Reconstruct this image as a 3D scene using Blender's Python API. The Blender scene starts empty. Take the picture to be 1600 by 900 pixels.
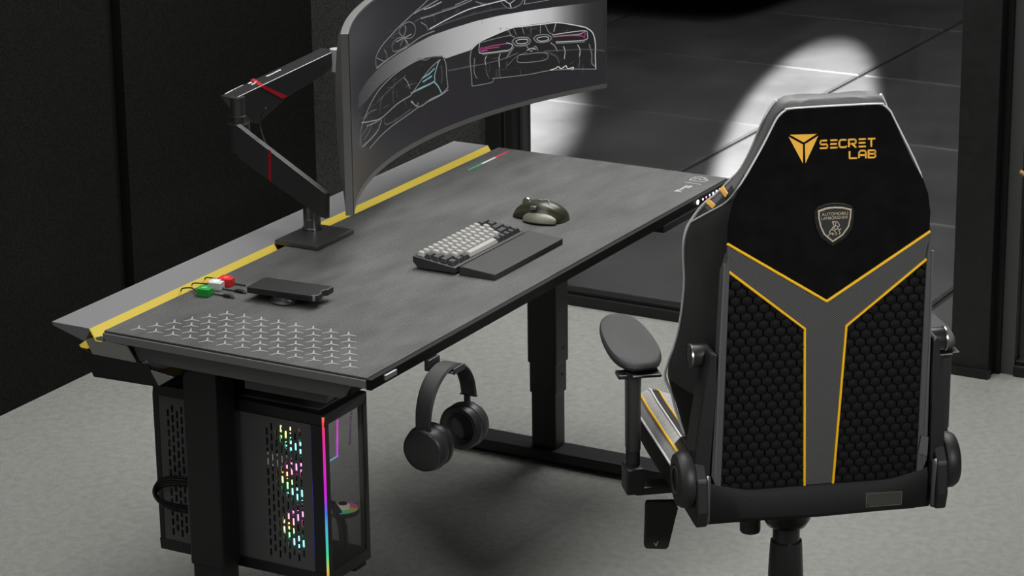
import bpy, bmesh, math, random
from mathutils import Vector, Matrix, Euler
random.seed(4)
C = bpy.context.scene.collection
R_ = math.radians

# ------------------------------------------------------------------ camera
F_PX = 4554.56
CAM = Vector((-4.12021, -2.62378, 2.42064))
CR = Vector((0.48931884, -0.87203402, -0.01112379)).normalized()
CU = Vector((0.26919979, 0.13889755, 0.95301571)).normalized()
CF = CU.cross(CR).normalized()
CU = CR.cross(CF).normalized()
cam_d = bpy.data.cameras.new('camera'); cam_d.sensor_width = 36; cam_d.lens = F_PX/1600*36
cam_d.clip_start = .05; cam_d.clip_end = 80
cam = bpy.data.objects.new('camera', cam_d); C.objects.link(cam)
M = Matrix((CR, CU, -CF)).transposed().to_4x4(); M.translation = CAM
cam.matrix_world = M
bpy.context.scene.camera = cam

def ray(px, py): return CF + CR*((px-800)/F_PX) - CU*((py-450)/F_PX)
def hit(px, py, p0, n):
    d = ray(px, py); n = Vector(n); return CAM + d*((Vector(p0)-CAM).dot(n)/d.dot(n))
def onx(px, py, x): return hit(px, py, (x,0,0), (1,0,0))
def ony(px, py, y): return hit(px, py, (0,y,0), (0,1,0))
def onz(px, py, z): return hit(px, py, (0,0,z), (0,0,1))

# ------------------------------------------------------------------ materials
MATS = {}
def s2l(v):
    v /= 255.0
    return v/12.92 if v <= .04045 else ((v+.055)/1.055)**2.4
def rgb(r, g, b): return (s2l(r), s2l(g), s2l(b))
def mat(name, col, rough=.5, metal=0, emit=None, es=1, spec=.5, var=0, vscale=20, bump=0, bscale=60, coat=0, sheen=0):
    if name in MATS: return MATS[name]
    m = bpy.data.materials.new(name); m.use_nodes = True; nt = m.node_tree; b = nt.nodes['Principled BSDF']
    b.inputs['Base Color'].default_value = (*col, 1); b.inputs['Roughness'].default_value = rough
    b.inputs['Metallic'].default_value = metal; b.inputs['Specular IOR Level'].default_value = spec
    b.inputs['Coat Weight'].default_value = coat; b.inputs['Sheen Weight'].default_value = sheen
    if emit: b.inputs['Emission Color'].default_value = (*emit, 1); b.inputs['Emission Strength'].default_value = es
    if var or bump:
        tc = nt.nodes.new('ShaderNodeTexCoord')
    if var:
        n = nt.nodes.new('ShaderNodeTexNoise'); n.inputs['Scale'].default_value = vscale; n.inputs['Detail'].default_value = 6
        nt.links.new(tc.outputs['Object'], n.inputs['Vector'])
        r = nt.nodes.new('ShaderNodeMapRange'); r.inputs[1].default_value = .3; r.inputs[2].default_value = .7
        r.inputs[3].default_value = 1-var; r.inputs[4].default_value = 1+var
        nt.links.new(n.outputs['Fac'], r.inputs[0])
        mx = nt.nodes.new('ShaderNodeVectorMath'); mx.operation = 'SCALE'; mx.inputs[0].default_value = col
        nt.links.new(r.outputs[0], mx.inputs['Scale']); nt.links.new(mx.outputs[0], b.inputs['Base Color'])
    if bump:
        n2 = nt.nodes.new('ShaderNodeTexNoise'); n2.inputs['Scale'].default_value = bscale; n2.inputs['Detail'].default_value = 4
        nt.links.new(tc.outputs['Object'], n2.inputs['Vector'])
        bp = nt.nodes.new('ShaderNodeBump'); bp.inputs['Strength'].default_value = bump; bp.inputs['Distance'].default_value = .01
        nt.links.new(n2.outputs['Fac'], bp.inputs['Height']); nt.links.new(bp.outputs[0], b.inputs['Normal'])
    MATS[name] = m; return m

def glass(name, tint=(1,1,1), refl=1.0):
    m = bpy.data.materials.new(name); m.use_nodes = True; nt = m.node_tree
    for n in list(nt.nodes): nt.nodes.remove(n)
    o = nt.nodes.new('ShaderNodeOutputMaterial'); t = nt.nodes.new('ShaderNodeBsdfTransparent'); g = nt.nodes.new('ShaderNodeBsdfGlossy')
    t.inputs[0].default_value = (*tint,1); g.inputs['Roughness'].default_value = .02; g.inputs[0].default_value = (refl,refl,refl,1)
    f = nt.nodes.new('ShaderNodeFresnel'); f.inputs[0].default_value = 1.45; mx = nt.nodes.new('ShaderNodeMixShader')
    ge = nt.nodes.new('ShaderNodeNewGeometry'); iv = nt.nodes.new('ShaderNodeMath'); iv.operation = 'SUBTRACT'; iv.inputs[0].default_value = 1
    ml = nt.nodes.new('ShaderNodeMath'); ml.operation = 'MULTIPLY'; nt.links.new(ge.outputs['Backfacing'], iv.inputs[1]); nt.links.new(f.outputs[0], ml.inputs[0]); nt.links.new(iv.outputs[0], ml.inputs[1])
    nt.links.new(ml.outputs[0], mx.inputs[0]); nt.links.new(t.outputs[0], mx.inputs[1]); nt.links.new(g.outputs[0], mx.inputs[2])
    nt.links.new(mx.outputs[0], o.inputs[0]); return m

def weave(name, c1, c2, scale, rough=.6, rot=45):
    m = bpy.data.materials.new(name); m.use_nodes = True; nt = m.node_tree; b = nt.nodes['Principled BSDF']
    tc = nt.nodes.new('ShaderNodeTexCoord'); mp = nt.nodes.new('ShaderNodeMapping'); mp.inputs['Rotation'].default_value = (0, R_(rot), 0)
    w = nt.nodes.new('ShaderNodeTexWave'); w.inputs['Scale'].default_value = scale; w.bands_direction = 'X'; w.inputs['Distortion'].default_value = 0
    cr = nt.nodes.new('ShaderNodeValToRGB'); cr.color_ramp.elements[0].color = (*c1,1); cr.color_ramp.elements[1].color = (*c2,1)
    cr.color_ramp.elements[0].position = .35; cr.color_ramp.elements[1].position = .65
    nt.links.new(tc.outputs['Object'], mp.inputs[0]); nt.links.new(mp.outputs[0], w.inputs[0]); nt.links.new(w.outputs['Fac'], cr.inputs[0])
    nt.links.new(cr.outputs[0], b.inputs['Base Color']); b.inputs['Roughness'].default_value = rough; return m

def vcol_emit(name, strength=1):
    m = bpy.data.materials.new(name); m.use_nodes = True; nt = m.node_tree; b = nt.nodes['Principled BSDF']
    a = nt.nodes.new('ShaderNodeVertexColor'); a.layer_name = 'col'
    b.inputs['Base Color'].default_value = (.01,.01,.01,1); b.inputs['Roughness'].default_value = .4; b.inputs['Specular IOR Level'].default_value = .2
    nt.links.new(a.outputs[0], b.inputs['Emission Color']); b.inputs['Emission Strength'].default_value = strength; return m

black_metal = mat('black_metal', (.011,.011,.012), .42, 0, spec=.5, bump=.05, bscale=900)
grey_metal = mat('grey_metal', rgb(66,66,66), .5, .2, bump=.03, bscale=800)
dark_steel = mat('dark_steel', (.05,.05,.05), .35, .7)
steel = mat('steel', (.4,.4,.4), .3, 1)
chrome = mat('chrome', (.42,.42,.42), .3, 1)
black_plastic = mat('black_plastic', (.013,.013,.013), .38)
soft_black = mat('soft_black', (.010,.010,.010), .75)
charcoal_plastic = mat('charcoal_plastic', (.035,.035,.036), .5)
tray_grey = mat('tray_grey', rgb(118,118,120), .6, .1, var=.04, vscale=200)
desk_mat = None
suede = mat('black_suede', (.0045,.0045,.0045), .95, spec=.1, var=.3, vscale=30)
grey_leather = mat('grey_leather', (.12,.12,.12), .55, bump=.2, bscale=500)
black_leather = mat('black_leather', (.0065,.0065,.0065), .65, spec=.3, bump=.15, bscale=400)
light_leather = mat('light_grey_suede', (.36,.355,.35), .8, var=.12, vscale=120)
silver_piping = mat('silver_piping', (.75,.75,.75), .5)
yellow_piping = mat('yellow_piping', (.95,.52,.005), .6)
gold_print = mat('gold_print', (1,.52,.06), .6)
carbon = weave('carbon_weave', (.02,.02,.02), (.11,.11,.11), 95, .5, 50)
carbon_dark = weave('dark_carbon_weave', (.012,.012,.012), (.045,.045,.045), 95, .5, 50)
quilt_m = mat('black_quilt', (.0042,.0042,.0042), .75, spec=.22)
bronze = mat('antique_metal', rgb(200,185,160), .5, .3)
white_print = mat('white_print', (.6,.6,.6), .6)
grey_print = mat('grey_print', rgb(150,150,148), .6)
red_paint = mat('red_paint', rgb(150,16,26), .5)
wood = None

# ------------------------------------------------------------------ mesh helpers
def T(p): return Vector(p)
def box(bm, lo, hi, m=None):
    vs = [bm.verts.new((x,y,z)) for z in (lo[2],hi[2]) for y in (lo[1],hi[1]) for x in (lo[0],hi[0])]
    for f in ((0,2,3,1),(4,5,7,6),(0,1,5,4),(2,6,7,3),(0,4,6,2),(1,3,7,5)): bm.faces.new([vs[i] for i in f])
    if m is not None:
        for v in vs: v.co = m @ v.co
    return vs
def prism(bm, pts, ext, m=None):
    """pts: list of 3D points; ext: extrusion vector"""
    ext = Vector(ext); pts = [Vector(p) for p in pts]; n = len(pts)
    a = [bm.verts.new(p) for p in pts]; b = [bm.verts.new(p+ext) for p in pts]
    bm.faces.new(a[::-1]); bm.faces.new(b)
    for i in range(n): bm.faces.new((a[i], a[(i+1)%n], b[(i+1)%n], b[i]))
    if m is not None:
        for v in a+b: v.co = m @ v.co
    return a+b
def frame(d):
    d = d.normalized(); up = Vector((0,0,1)) if abs(d.z) < .95 else Vector((0,1,0))
    x = up.cross(d).normalized(); return x, d.cross(x).normalized()
def tube(bm, pts, r, seg=10, closed=False, rx=None):
    pts = [Vector(p) for p in pts]; n = len(pts); rings = []
    rs = r if isinstance(r, (list,tuple)) else [r]*n
    px = None
    for i, p in enumerate(pts):
        if closed: d = pts[(i+1)%n]-pts[i-1]
        else: d = pts[min(i+1,n-1)]-pts[max(i-1,0)]
        if d.length < 1e-9: d = Vector((0,0,1))
        d.normalize()
        if px is None: px, py = frame(d)
        else:
            px = (px - d*px.dot(d))
            if px.length < 1e-6: px, py = frame(d)
            px.normalize(); py = d.cross(px)
        rings.append([bm.verts.new(p + px*math.cos(t)*rs[i] + py*math.sin(t)*rs[i]) for t in [2*math.pi*k/seg for k in range(seg)]])
    for i in range(n if closed else n-1):
        a, b = rings[i], rings[(i+1)%n]
        for k in range(seg): bm.faces.new((a[k], a[(k+1)%seg], b[(k+1)%seg], b[k]))
    if not closed: bm.faces.new(rings[0][::-1]); bm.faces.new(rings[-1])
def cyl(bm, p0, p1, r0, r1=None, seg=32): tube(bm, [p0, p1], [r0, r0 if r1 is None else r1], seg)
def lathe(bm, prof, axis_p, axis_d, seg=40):
    """prof: (r, h) list, revolved about axis"""
    d = Vector(axis_d).normalized(); x, y = frame(d); P = Vector(axis_p); rings = []
    for r, h in prof:
        if r < 1e-6: rings.append([bm.verts.new(P+d*h)])
        else: rings.append([bm.verts.new(P+d*h+x*math.cos(t)*r+y*math.sin(t)*r) for t in [2*math.pi*k/seg for k in range(seg)]])
    for a, b in zip(rings, rings[1:]):
        for k in range(seg):
            k2 = (k+1)%seg
            if len(a) == 1 and len(b) == 1: continue
            if len(a) == 1: bm.faces.new((a[0], b[k2], b[k]))
            elif len(b) == 1: bm.faces.new((a[k], a[k2], b[0]))
            else: bm.faces.new((a[k], a[k2], b[k2], b[k]))
def loft(bm, rings, closed=True, caps=True):
    vs = [[bm.verts.new(p) for p in r] for r in rings]; n = len(vs[0]); fs = []
    for i in range(len(vs)-1):
        for k in range(n if closed else n-1):
            f = bm.faces.new((vs[i][k], vs[i][(k+1)%n], vs[i+1][(k+1)%n], vs[i+1][k])); fs.append((i,k,f))
    if caps and closed: bm.faces.new(vs[0][::-1]); bm.faces.new(vs[-1])
    return vs, fs
def smooth_path(pts, n=6, closed=False):
    pts = [Vector(p) for p in pts]; out = []; N = len(pts)
    rng = range(N if closed else N-1)
    for i in rng:
        p0 = pts[(i-1)%N] if (closed or i > 0) else pts[0]; p1 = pts[i]; p2 = pts[(i+1)%N]
        p3 = pts[(i+2)%N] if (closed or i+2 < N) else pts[-1]
        for k in range(n):
            t = k/n; out.append(.5*((2*p1)+(p2-p0)*t+(2*p0-5*p1+4*p2-p3)*t*t+(3*p1-p0-3*p2+p3)*t**3))
    if not closed: out.append(pts[-1])
    return out

class Thing:
    def __init__(s, o, m): s.o = o; s.m = m
def obj(name, bm, m, parent=None, world=True, smooth=False, bevel=0, bseg=2, sub=0):
    bmesh.ops.remove_doubles(bm, verts=bm.verts, dist=1e-7)
    bmesh.ops.recalc_face_normals(bm, faces=bm.faces)
    if parent is not None and world: bm.transform(parent.m.inverted())
    me = bpy.data.meshes.new(name); bm.to_mesh(me); bm.free()
    for mm in (m if isinstance(m, (list,tuple)) else [m]): me.materials.append(mm)
    if smooth:
        for p in me.polygons: p.use_smooth = True
    o = bpy.data.objects.new(name, me); C.objects.link(o)
    if parent is not None: o.parent = parent.o
    if bevel:
        b = o.modifiers.new('bevel', 'BEVEL'); b.width = bevel; b.segments = bseg; b.limit_method = 'ANGLE'; b.angle_limit = R_(35)
    if sub:
        b = o.modifiers.new('sub', 'SUBSURF'); b.levels = sub; b.render_levels = sub
    if smooth:
        try: me.set_sharp_from_angle(angle=R_(40))
        except Exception: pass
    return Thing(o, parent.m if (parent is not None) else Matrix.Identity(4))
def thing(name, label, cat, loc=(0,0,0), rz=0, group=None):
    o = bpy.data.objects.new(name, None); o.empty_display_size = .05; C.objects.link(o)
    o.location = loc; o.rotation_euler = (0,0,rz); o['label'] = label; o['category'] = cat
    if group: o['group'] = group
    return Thing(o, Matrix.Translation(loc) @ Matrix.Rotation(rz, 4, 'Z'))
def tag(t, label, cat, group=None):
    t.o['label'] = label; t.o['category'] = cat
    if group: t.o['group'] = group
    return t
def struct(name, bm, m, **k):
    t = obj(name, bm, m, **k); t.o['kind'] = 'structure'; return t
def B(): return bmesh.new()
def bx(lo, hi):
    b = B(); box(b, lo, hi); return b
def flat(bm, pts, th, n):
    prism(bm, [Vector(p) for p in pts], Vector(n).normalized()*th)
def stroke(bm, p0, p1, w, n, th=.0006):
    """thin raised bar from p0 to p1 of width w on a surface with normal n"""
    p0, p1, n = Vector(p0), Vector(p1), Vector(n).normalized(); d = (p1-p0)
    if d.length < 1e-7: return
    s = d.normalized().cross(n)*w/2; prism(bm, [p0-s, p1-s, p1+s, p0+s], n*th)
def text_bm(s, size, m, th=.0006, align='CENTER'):
    cu = bpy.data.curves.new('t', 'FONT'); cu.body = s; cu.size = size; cu.align_x = align; cu.extrude = th/2; cu.resolution_u = 3
    o = bpy.data.objects.new('t', cu); C.objects.link(o)
    dg = bpy.context.evaluated_depsgraph_get(); me = bpy.data.meshes.new_from_object(o.evaluated_get(dg))
    b = B(); b.from_mesh(me); b.transform(m); bpy.data.objects.remove(o); bpy.data.curves.remove(cu); bpy.data.meshes.remove(me); return b

# ================================================================== SETTING
WY = 1.73     # left wall plane
GX = 2.47     # glass partition plane
TOP = .705    # desk top height
floor_m = mat('grey_carpet', rgb(138,138,134), .92, var=.10, vscale=48, bump=.5, bscale=260, spec=.2)
struct('floor', bx((-5.5,-7,-.05), (GX+.04, WY+.02, 0)), floor_m)
wall_m = mat('dark_plaster', (.0060,.0060,.0052), .9, var=.8, vscale=210, spec=.15)
wall2_m = mat('charcoal_plaster', (.045,.045,.044), .9, var=.5, vscale=210, spec=.2)
struct('wall_left', bx((-5.5, WY, -.05), (1.552, WY+.12, 3.3)), wall_m)
struct('wall_left', bx((1.61, WY, -.05), (GX+.04, WY+.12, 3.3)), wall_m)
struct('trim_1', bx((1.552, WY+.03, 0), (1.61, WY+.1, 3.3)), mat('black_joint', (.002,.002,.002), .6))
struct('wall_back', bx((GX, 1.165, -.05), (GX+.1, WY+.12, 3.3)), wall2_m)
fr = mat('black_frame', (.0035,.0035,.0035), .45)
frg = mat('charcoal_frame', (.03,.03,.03), .5)
# corner post of the partition
struct('trim_2', bx((GX-.03, 1.118, 0), (GX+.08, 1.165, 3.3)), fr, bevel=.003)
struct('trim_3', bx((GX-.01, 1.108, 0), (GX+.06, 1.118, 3.3)), frg)
struct('trim_4', bx((GX-.02, 1.085, 0), (GX+.08, 1.108, 3.3)), fr, bevel=.003)
struct('trim_5', bx((GX+.02, 1.079, 0), (GX+.05, 1.085, 3.3)), frg)
def window(i, y0, y1):
    t = struct('window_%d' % i, (lambda b: (box(b,(GX-.02,y0,0),(GX+.05,y1,.028)), box(b,(GX-.005,y0,.028),(GX+.035,y1,.038)), box(b,(GX-.02,y0,3.24),(GX+.05,y1,3.3)), b)[3])(B()), fr, bevel=.002)
    obj('window_pane', bx((GX+.01, y0, .034), (GX+.022, y1, 3.26)), glass_m, t)
glass_m = glass('clear_glass', (.97,.97,.97), .6)
window(1, -.19, 1.079)
# big black column between the panes
struct('trim_6', bx((GX-.06, -.285, 0), (GX+.1, -.185, 3.3)), mat('black_column', (.006,.006,.006), .5, var=.5, vscale=40), bevel=.002)
struct('trim_7', bx((GX-.075, -.29, 0), (GX-.055, -.18, .02)), fr)
struct('trim_8', bx((GX-.02, -.30, 0), (GX+.09, -.285, 3.3)), fr)
struct('trim_9', bx((GX-.01, -.335, 0), (GX+.06, -.30, 3.3)), mat('grey_aluminium', (.075,.075,.075), .45, .3))
window(2, -2.6, -.335)
hb = B(); cyl(hb, onx(1594,268,GX-.03), onx(1606,276,GX-.03), .006); cyl(hb, onx(1604,274,GX-.03), onx(1604,274,GX+.01), .005)
tag(obj('door_handle', hb, mat('brass', rgb(190,150,100), .3, .6), smooth=True), 'small brass door handle on the glass pane right of the black column', 'handle')

# outdoor-side floor: large concrete tiles with open joints
tile_m = mat('dark_concrete', (.045,.045,.045), .5, var=.3, vscale=4, bump=.05, bscale=30, spec=.5)
b = B(); box(b, (GX+.04, -9, -.06), (14, 10, -.012)); struct('floor', b, mat('joint_black', (.006,.006,.006), .9))
b = B()
xs = [GX+.04, 3.62, 4.435, 5.25, 6.065, 6.88, 7.695, 8.51, 9.3, 10.1, 11, 12, 13, 14]
ys = [1.25+1.2*k for k in range(-7, 8)]
for i in range(len(xs)-1):
    for j in range(len(ys)-1):
        g = .006; x0, x1, y0, y1 = xs[i]+(g if i else 0), xs[i+1]-g, ys[j]+g*1.6, ys[j+1]-g*1.6; c_ = .006
        prof = [(-.02,0),(-c_,0),(0,c_)]
        lo = [b.verts.new(v) for v in ((x0,y0,-.02),(x1,y0,-.02),(x1,y1,-.02),(x0,y1,-.02))]
        mi = [b.verts.new(v) for v in ((x0,y0,-c_),(x1,y0,-c_),(x1,y1,-c_),(x0,y1,-c_))]
        hi = [b.verts.new(v) for v in ((x0+c_,y0+c_,0),(x1-c_,y0+c_,0),(x1-c_,y1-c_,0),(x0+c_,y1-c_,0))]
        for a, d in ((lo,mi),(mi,hi)):
            for k in range(4): b.faces.new((a[k], a[(k+1)%4], d[(k+1)%4], d[k]))
        b.faces.new(hi)
struct('floor', b, tile_m)

# parked car beyond the glass: only the dark underside of its nose reaches the picture
def car():
    t = thing('car', 'black low sports car nose beyond the glass, at the top edge of the photo', 'car', (7.8, 2.7, 0))
    X0, Y0, Y1 = 5.65, 1.86, 3.66
    b = B(); rings = []
    for x, zl, zh, ins in ((X0,.11,.30,.18),(X0+.12,.09,.40,.06),(X0+.5,.09,.58,.0),(X0+1.2,.1,.72,.0),(X0+2.0,.1,1.05,.12),(X0+2.9,.1,1.1,.15),(X0+3.9,.12,.8,.05),(X0+4.3,.25,.75,.12)):
        y0, y1 = Y0+ins, Y1-ins; w = (y1-y0)
        rings.append([Vector((x,y0,zl+.05)),Vector((x,y0+.08,zl)),Vector((x,y1-.08,zl)),Vector((x,y1,zl+.05)),Vector((x,y1,zl+(zh-zl)*.55)),Vector((x,y1-w*.12,zh*.93)),Vector((x,y0+w*.5,zh)),Vector((x,y0+w*.12,zh*.93)),Vector((x,y0,zl+(zh-zl)*.55))])
    loft(b, rings); obj('body', b, mat('car_paint', (.004,.004,.004), .3), t, smooth=True, sub=1)
    for x in (X0+.85, X0+3.4):
        for y in (Y0+.02, Y1-.26):
            b = B(); lathe(b, [(.0,0),(.2,0),(.22,.02),(.33,.02),(.345,.06),(.345,.2),(.33,.24),(0,.24)], (x,y,.345), (0,1,0)); obj('wheel', b, soft_black, t, smooth=True)
    b = B(); box(b, (X0-.012, 2.45, .15), (X0+.01, 2.85, .22)); obj('number_plate', b, mat('plate_grey', (.2,.2,.2), .5), t)
    for y in (2.12, 3.40):
        b = B(); lathe(b, [(0,-.01),(.05,-.01),(.055,.02),(.04,.06),(0,.06)], (X0+.12, y, .36), (1,0,.3)); obj('headlight', b, mat('lamp_glass', (.5,.5,.5), .1, emit=(1,1,1), es=.5), t, smooth=True)
car()

# ================================================================== DESK
desk = thing('standing_desk', 'long dark metal standing desk with a grey rear tray cover and black legs', 'desk', (.75,.35,0))
body_m = mat('desk_steel', rgb(120,120,120), .5, .1, bump=.04, bscale=700)
body_dark = mat('desk_black_steel', (.012,.012,.012), .4, .2)
# shallow steel top body with a rim
b = B(); box(b, (0,.007,.6845), (1.5,.588,.7005)); obj('desktop', b, body_m, desk, bevel=.0015)
b = B(); box(b, (-.001,-.004,.6835), (1.501,.0068,.7035)); obj('front_edge', b, mat('front_black', (.006,.006,.006), .6, spec=.2), desk, bevel=.001)
b = B(); box(b, (.012,.05,.653), (.03,.53,.6845)); vs = b.verts
for v in b.verts:
    if v.co.z < .66: v.co.y += (.018 if v.co.y < .3 else -.016)
obj('side_apron', b, mat('apron_grey', rgb(92,92,92), .5, .1), desk, bevel=.001)
b = B(); box(b, (1.47,.05,.653), (1.488,.53,.6845)); obj('side_apron', b, mat('apron_grey', (0,0,0)), desk, bevel=.001)
b = B(); box(b, (.03,.06,.655), (1.47,.10,.6845)); box(b, (.03,.30,.65), (1.47,.34,.6845)); box(b, (.03,.48,.65), (1.47,.53,.6845)); obj('crossbar', b, body_dark, desk)
# tray side plates, cover and led channel
def tray_end(x):
    b = B(); pts = [(.628,.681),(.590,.694),(.581,.686),(.533,.683),(.515,.654),(.614,.655)]
    prism(b, [(x,y,z) for y,z in pts], (.004 if x < 1 else -.004,0,0)); obj('tray_bracket', b, mat('bracket_grey', rgb(135,135,130), .5, .1), desk)
    b = B(); pts = [(.639,.663),(.614,.655),(.515,.654),(.486,.654),(.463,.616),(.613,.613)]
    prism(b, [(x,y,z) for y,z in pts], (.004 if x < 1 else -.004,0,0)); obj('tray_end_plate', b, mat('tray_black', (.008,.008,.008), .5), desk)
tray_end(0); tray_end(1.496)
b = B(); prism(b, [(.004,y,z) for y,z in [(.640,.668),(.644,.663),(.617,.608),(.460,.612),(.462,.616),(.612,.613)]], (1.492,0,0)); obj('cable_tray', b, mat('tray_black', (0,0,0)), desk)
b = B(); prism(b, [(0,y,z) for y,z in [(.6155,.705),(.706,.705),(.704,.698),(.634,.678),(.628,.681)]], (1.5,0,0)); obj('tray_cover', b, [tray_grey], desk, bevel=.0008)
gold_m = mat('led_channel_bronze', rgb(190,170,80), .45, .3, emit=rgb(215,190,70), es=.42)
b = B()
for x0, x1 in ((-.001,.618),(.765,1.5)):
    prism(b, [(x0,y,z) for y,z in [(.6155,.7052),(.602,.684),(.590,.684),(.590,.682),(.604,.682),(.618,.7045)]], (x1-x0,0,0))
led = obj('light_channel', b, gold_m, desk); led.o['label'] = 'glowing yellow light channel along the rear of the desktop'
b = B(); box(b, (.618,.592,.684), (.765,.6155,.690)); obj('channel_gap', b, mat('channel_bronze', rgb(120,105,60), .5, .3), desk)
b = B(); prism(b, [(.0,y,z) for y,z in [(.644,.668),(.628,.680),(.624,.664),(.639,.6635)]], (.01,0,0)); obj('light_channel_end', b, gold_m, desk)
# clips holding cables in the open tray end
b = B()
for k in range(6):
    y = .47+.006*k; tube(b, smooth_path([(.01,y+.03,.655-.003*k),(.03,y,.646-.003*k),(.09,y-.02,.640-.002*k),(.16,y-.03,.650)],4), .0016, 6)
obj('tray_cables', b, mat('cable_grey', (.25,.25,.25), .5), desk, smooth=True)
b = B(); prism(b, [onx(235,579,-.0005), onx(271,590,-.0005), onx(248,603,-.0005)], (.003,0,0)); obj('lit_tray_patch', b, mat('lit_interior_grey', rgb(130,130,128), .5), desk)  # pale plate: the lit tray interior painted across its open end
# legs
def desk_leg(x):
    b = B(); box(b, (x+.006,.385,.034), (x+.054,.448,.20)); l = obj('leg_column', b, black_metal, desk, bevel=.004)
    b = B(); box(b, (x+.003,.382,.165), (x+.058,.451,.26)); obj('leg_sleeve', b, black_metal, l, bevel=.004)
    b = B(); box(b, (x,.379,.238), (x+.062,.454,.6535)); obj('leg_outer_sleeve', b, black_metal, l, bevel=.004)
    b = B(); box(b, (x-.009,.10,.008), (x+.063,.68,.034)); obj('leg_foot', b, mat('foot_black', (.018,.018,.02), .38, .1), l, bevel=.003)
    for y in (.14,.64):
        b = B(); lathe(b, [(0,0),(.02,0),(.02,.006),(.012,.01),(0,.01)], (x+.027,y,0), (0,0,1), 20); obj('levelling_pad', b, soft_black, l, smooth=True)
    for y_, z in ((.382,.21),(.379,.275)):
        b = B(); cyl(b, (x+.035,y_+.001,z), (x+.035,y_-.0015,z), .003, seg=12); obj('bolt', b, soft_black, l)
desk_leg(.06); desk_leg(1.386)
b = B(); box(b, (.12,.40,.60), (1.386,.44,.648)); obj('crossbar', b, body_dark, desk, bevel=.002)
# control panel under the front right corner
b = B(); box(b, (1.16,-.006,.668), (1.47,.05,.684)); cp = obj('control_panel', b, soft_black, desk, bevel=.002)
dots = [((1090,316),.0055,(1,1,1)),((1098,311.3),.0026,(.6,1,.7)),((1103.3,308.2),.0026,(1,.3,.35)),((1108.6,305),.0026,(.55,.6,1)),((1114,302),.003,(1,1,1)),((1119.3,299),.003,(1,1,1)),((1124.5,296),.003,(.8,.85,1))]
for (px,py), r, c_ in dots:
    p = ony(px,py,-.0065); b = B(); cyl(b, p, p+Vector((0,-.0012,0)), r, seg=16)
    obj('panel_light', b, mat('led_%d_%d'%(px,py), c_, .5, emit=c_, es=1.3), cp, smooth=False)
# cable anchor on the front edge
b = B(); p0, p1 = ony(600,583,-.005), ony(618,573,-.005)
box(b, (p0.x,-.0085,.690), (p1.x,-.003,.7)); tag(obj('cable_anchor', b, mat('satin_metal', (.45,.45,.45), .4, .8), bevel=.001), 'small silver magnetic anchor on the desk front edge near the left corner', 'cable anchor')

# ------------------------------------------------------------------ desk pad
padm = mat('pad_leather', rgb(75,75,74), .62, var=.28, vscale=22, bump=.25, bscale=180, spec=.4)
nt = padm.node_tree
for n in nt.nodes:
    if n.type == 'TEX_NOISE' and abs(n.inputs['Scale'].default_value-22) < 1:
        mp = nt.nodes.new('ShaderNodeMapping'); mp.inputs['Rotation'].default_value = (0,0,R_(25)); mp.inputs['Scale'].default_value = (.35,1,1)
        src = n.inputs['Vector'].links[0].from_socket; nt.links.new(src, mp.inputs[0]); nt.links.new(mp.outputs[0], n.inputs['Vector'])
b = B(); box(b, (.003,.007,.7007), (1.497,.586,TOP)); 
pad = tag(obj('desk_pad', b, padm, bevel=.0012), 'dark grey leather desk pad with embossed star pattern covering the whole desktop', 'desk mat')
b = B()
for k in range(6):
    for j in range(8+k):
        cx, cy = .191-.0300*k, .438+.0193*k-.039*j
        for a in (30,150,270):
            d = Vector((math.cos(R_(a)), math.sin(R_(a)), 0)); s = Vector((-d.y, d.x, 0))
            c0 = Vector((cx,cy,TOP)); prism(b, [c0-s*.0020, c0+d*.0175-s*.0009, c0+d*.0175+s*.0009, c0+s*.0020], (0,0,.0007))
obj('star_pattern', b, mat('star_print', rgb(168,167,164), .45), pad)
def on_pad(px, py): return onz(px, py, TOP)
for (q0, q1, c_) in (((731.5,266),(753,256),rgb(40,160,110)),((753,256),(774,246),rgb(215,215,215)),((774,246),(795,236),rgb(205,35,70))):
    b = B(); stroke(b, on_pad(*q0), on_pad(*q1), .0055, (0,0,1), .0005); obj('stripe', b, mat('stripe_%d'%q0[0], c_, .6), pad)
b = B(); z8 = lambda x,y: on_pad(1060+x/12, 250+y/12)
sh = [(205,380),(250,345),(330,318),(430,318),(500,340),(550,385),(470,405),(350,400),(205,380)]
for p, q in zip(sh, sh[1:]): stroke(b, z8(*p), z8(*q), .0035, (0,0,1), .0004)
for p, q in (((290,370),(340,345)),((340,345),(400,350)),((400,350),(430,375)),((380,370),(470,370)),((470,370),(500,350))): stroke(b, z8(*p), z8(*q), .003, (0,0,1), .0004)
stroke(b, z8(115,415), z8(425,460), .0035, (0,0,1), .0004)
flat(b, [z8(-100,590), z8(70,605), z8(10,575), z8(0,550)], .0004, (0,0,1)); 
for p, q in (((20,570),(160,480)),((150,525),(200,490)),((175,530),(255,490)),((200,490),(255,485))): stroke(b, z8(*p), z8(*q), .0055, (0,0,1), .0004)
obj('printed_emblems', b, grey_print, pad)

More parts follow.
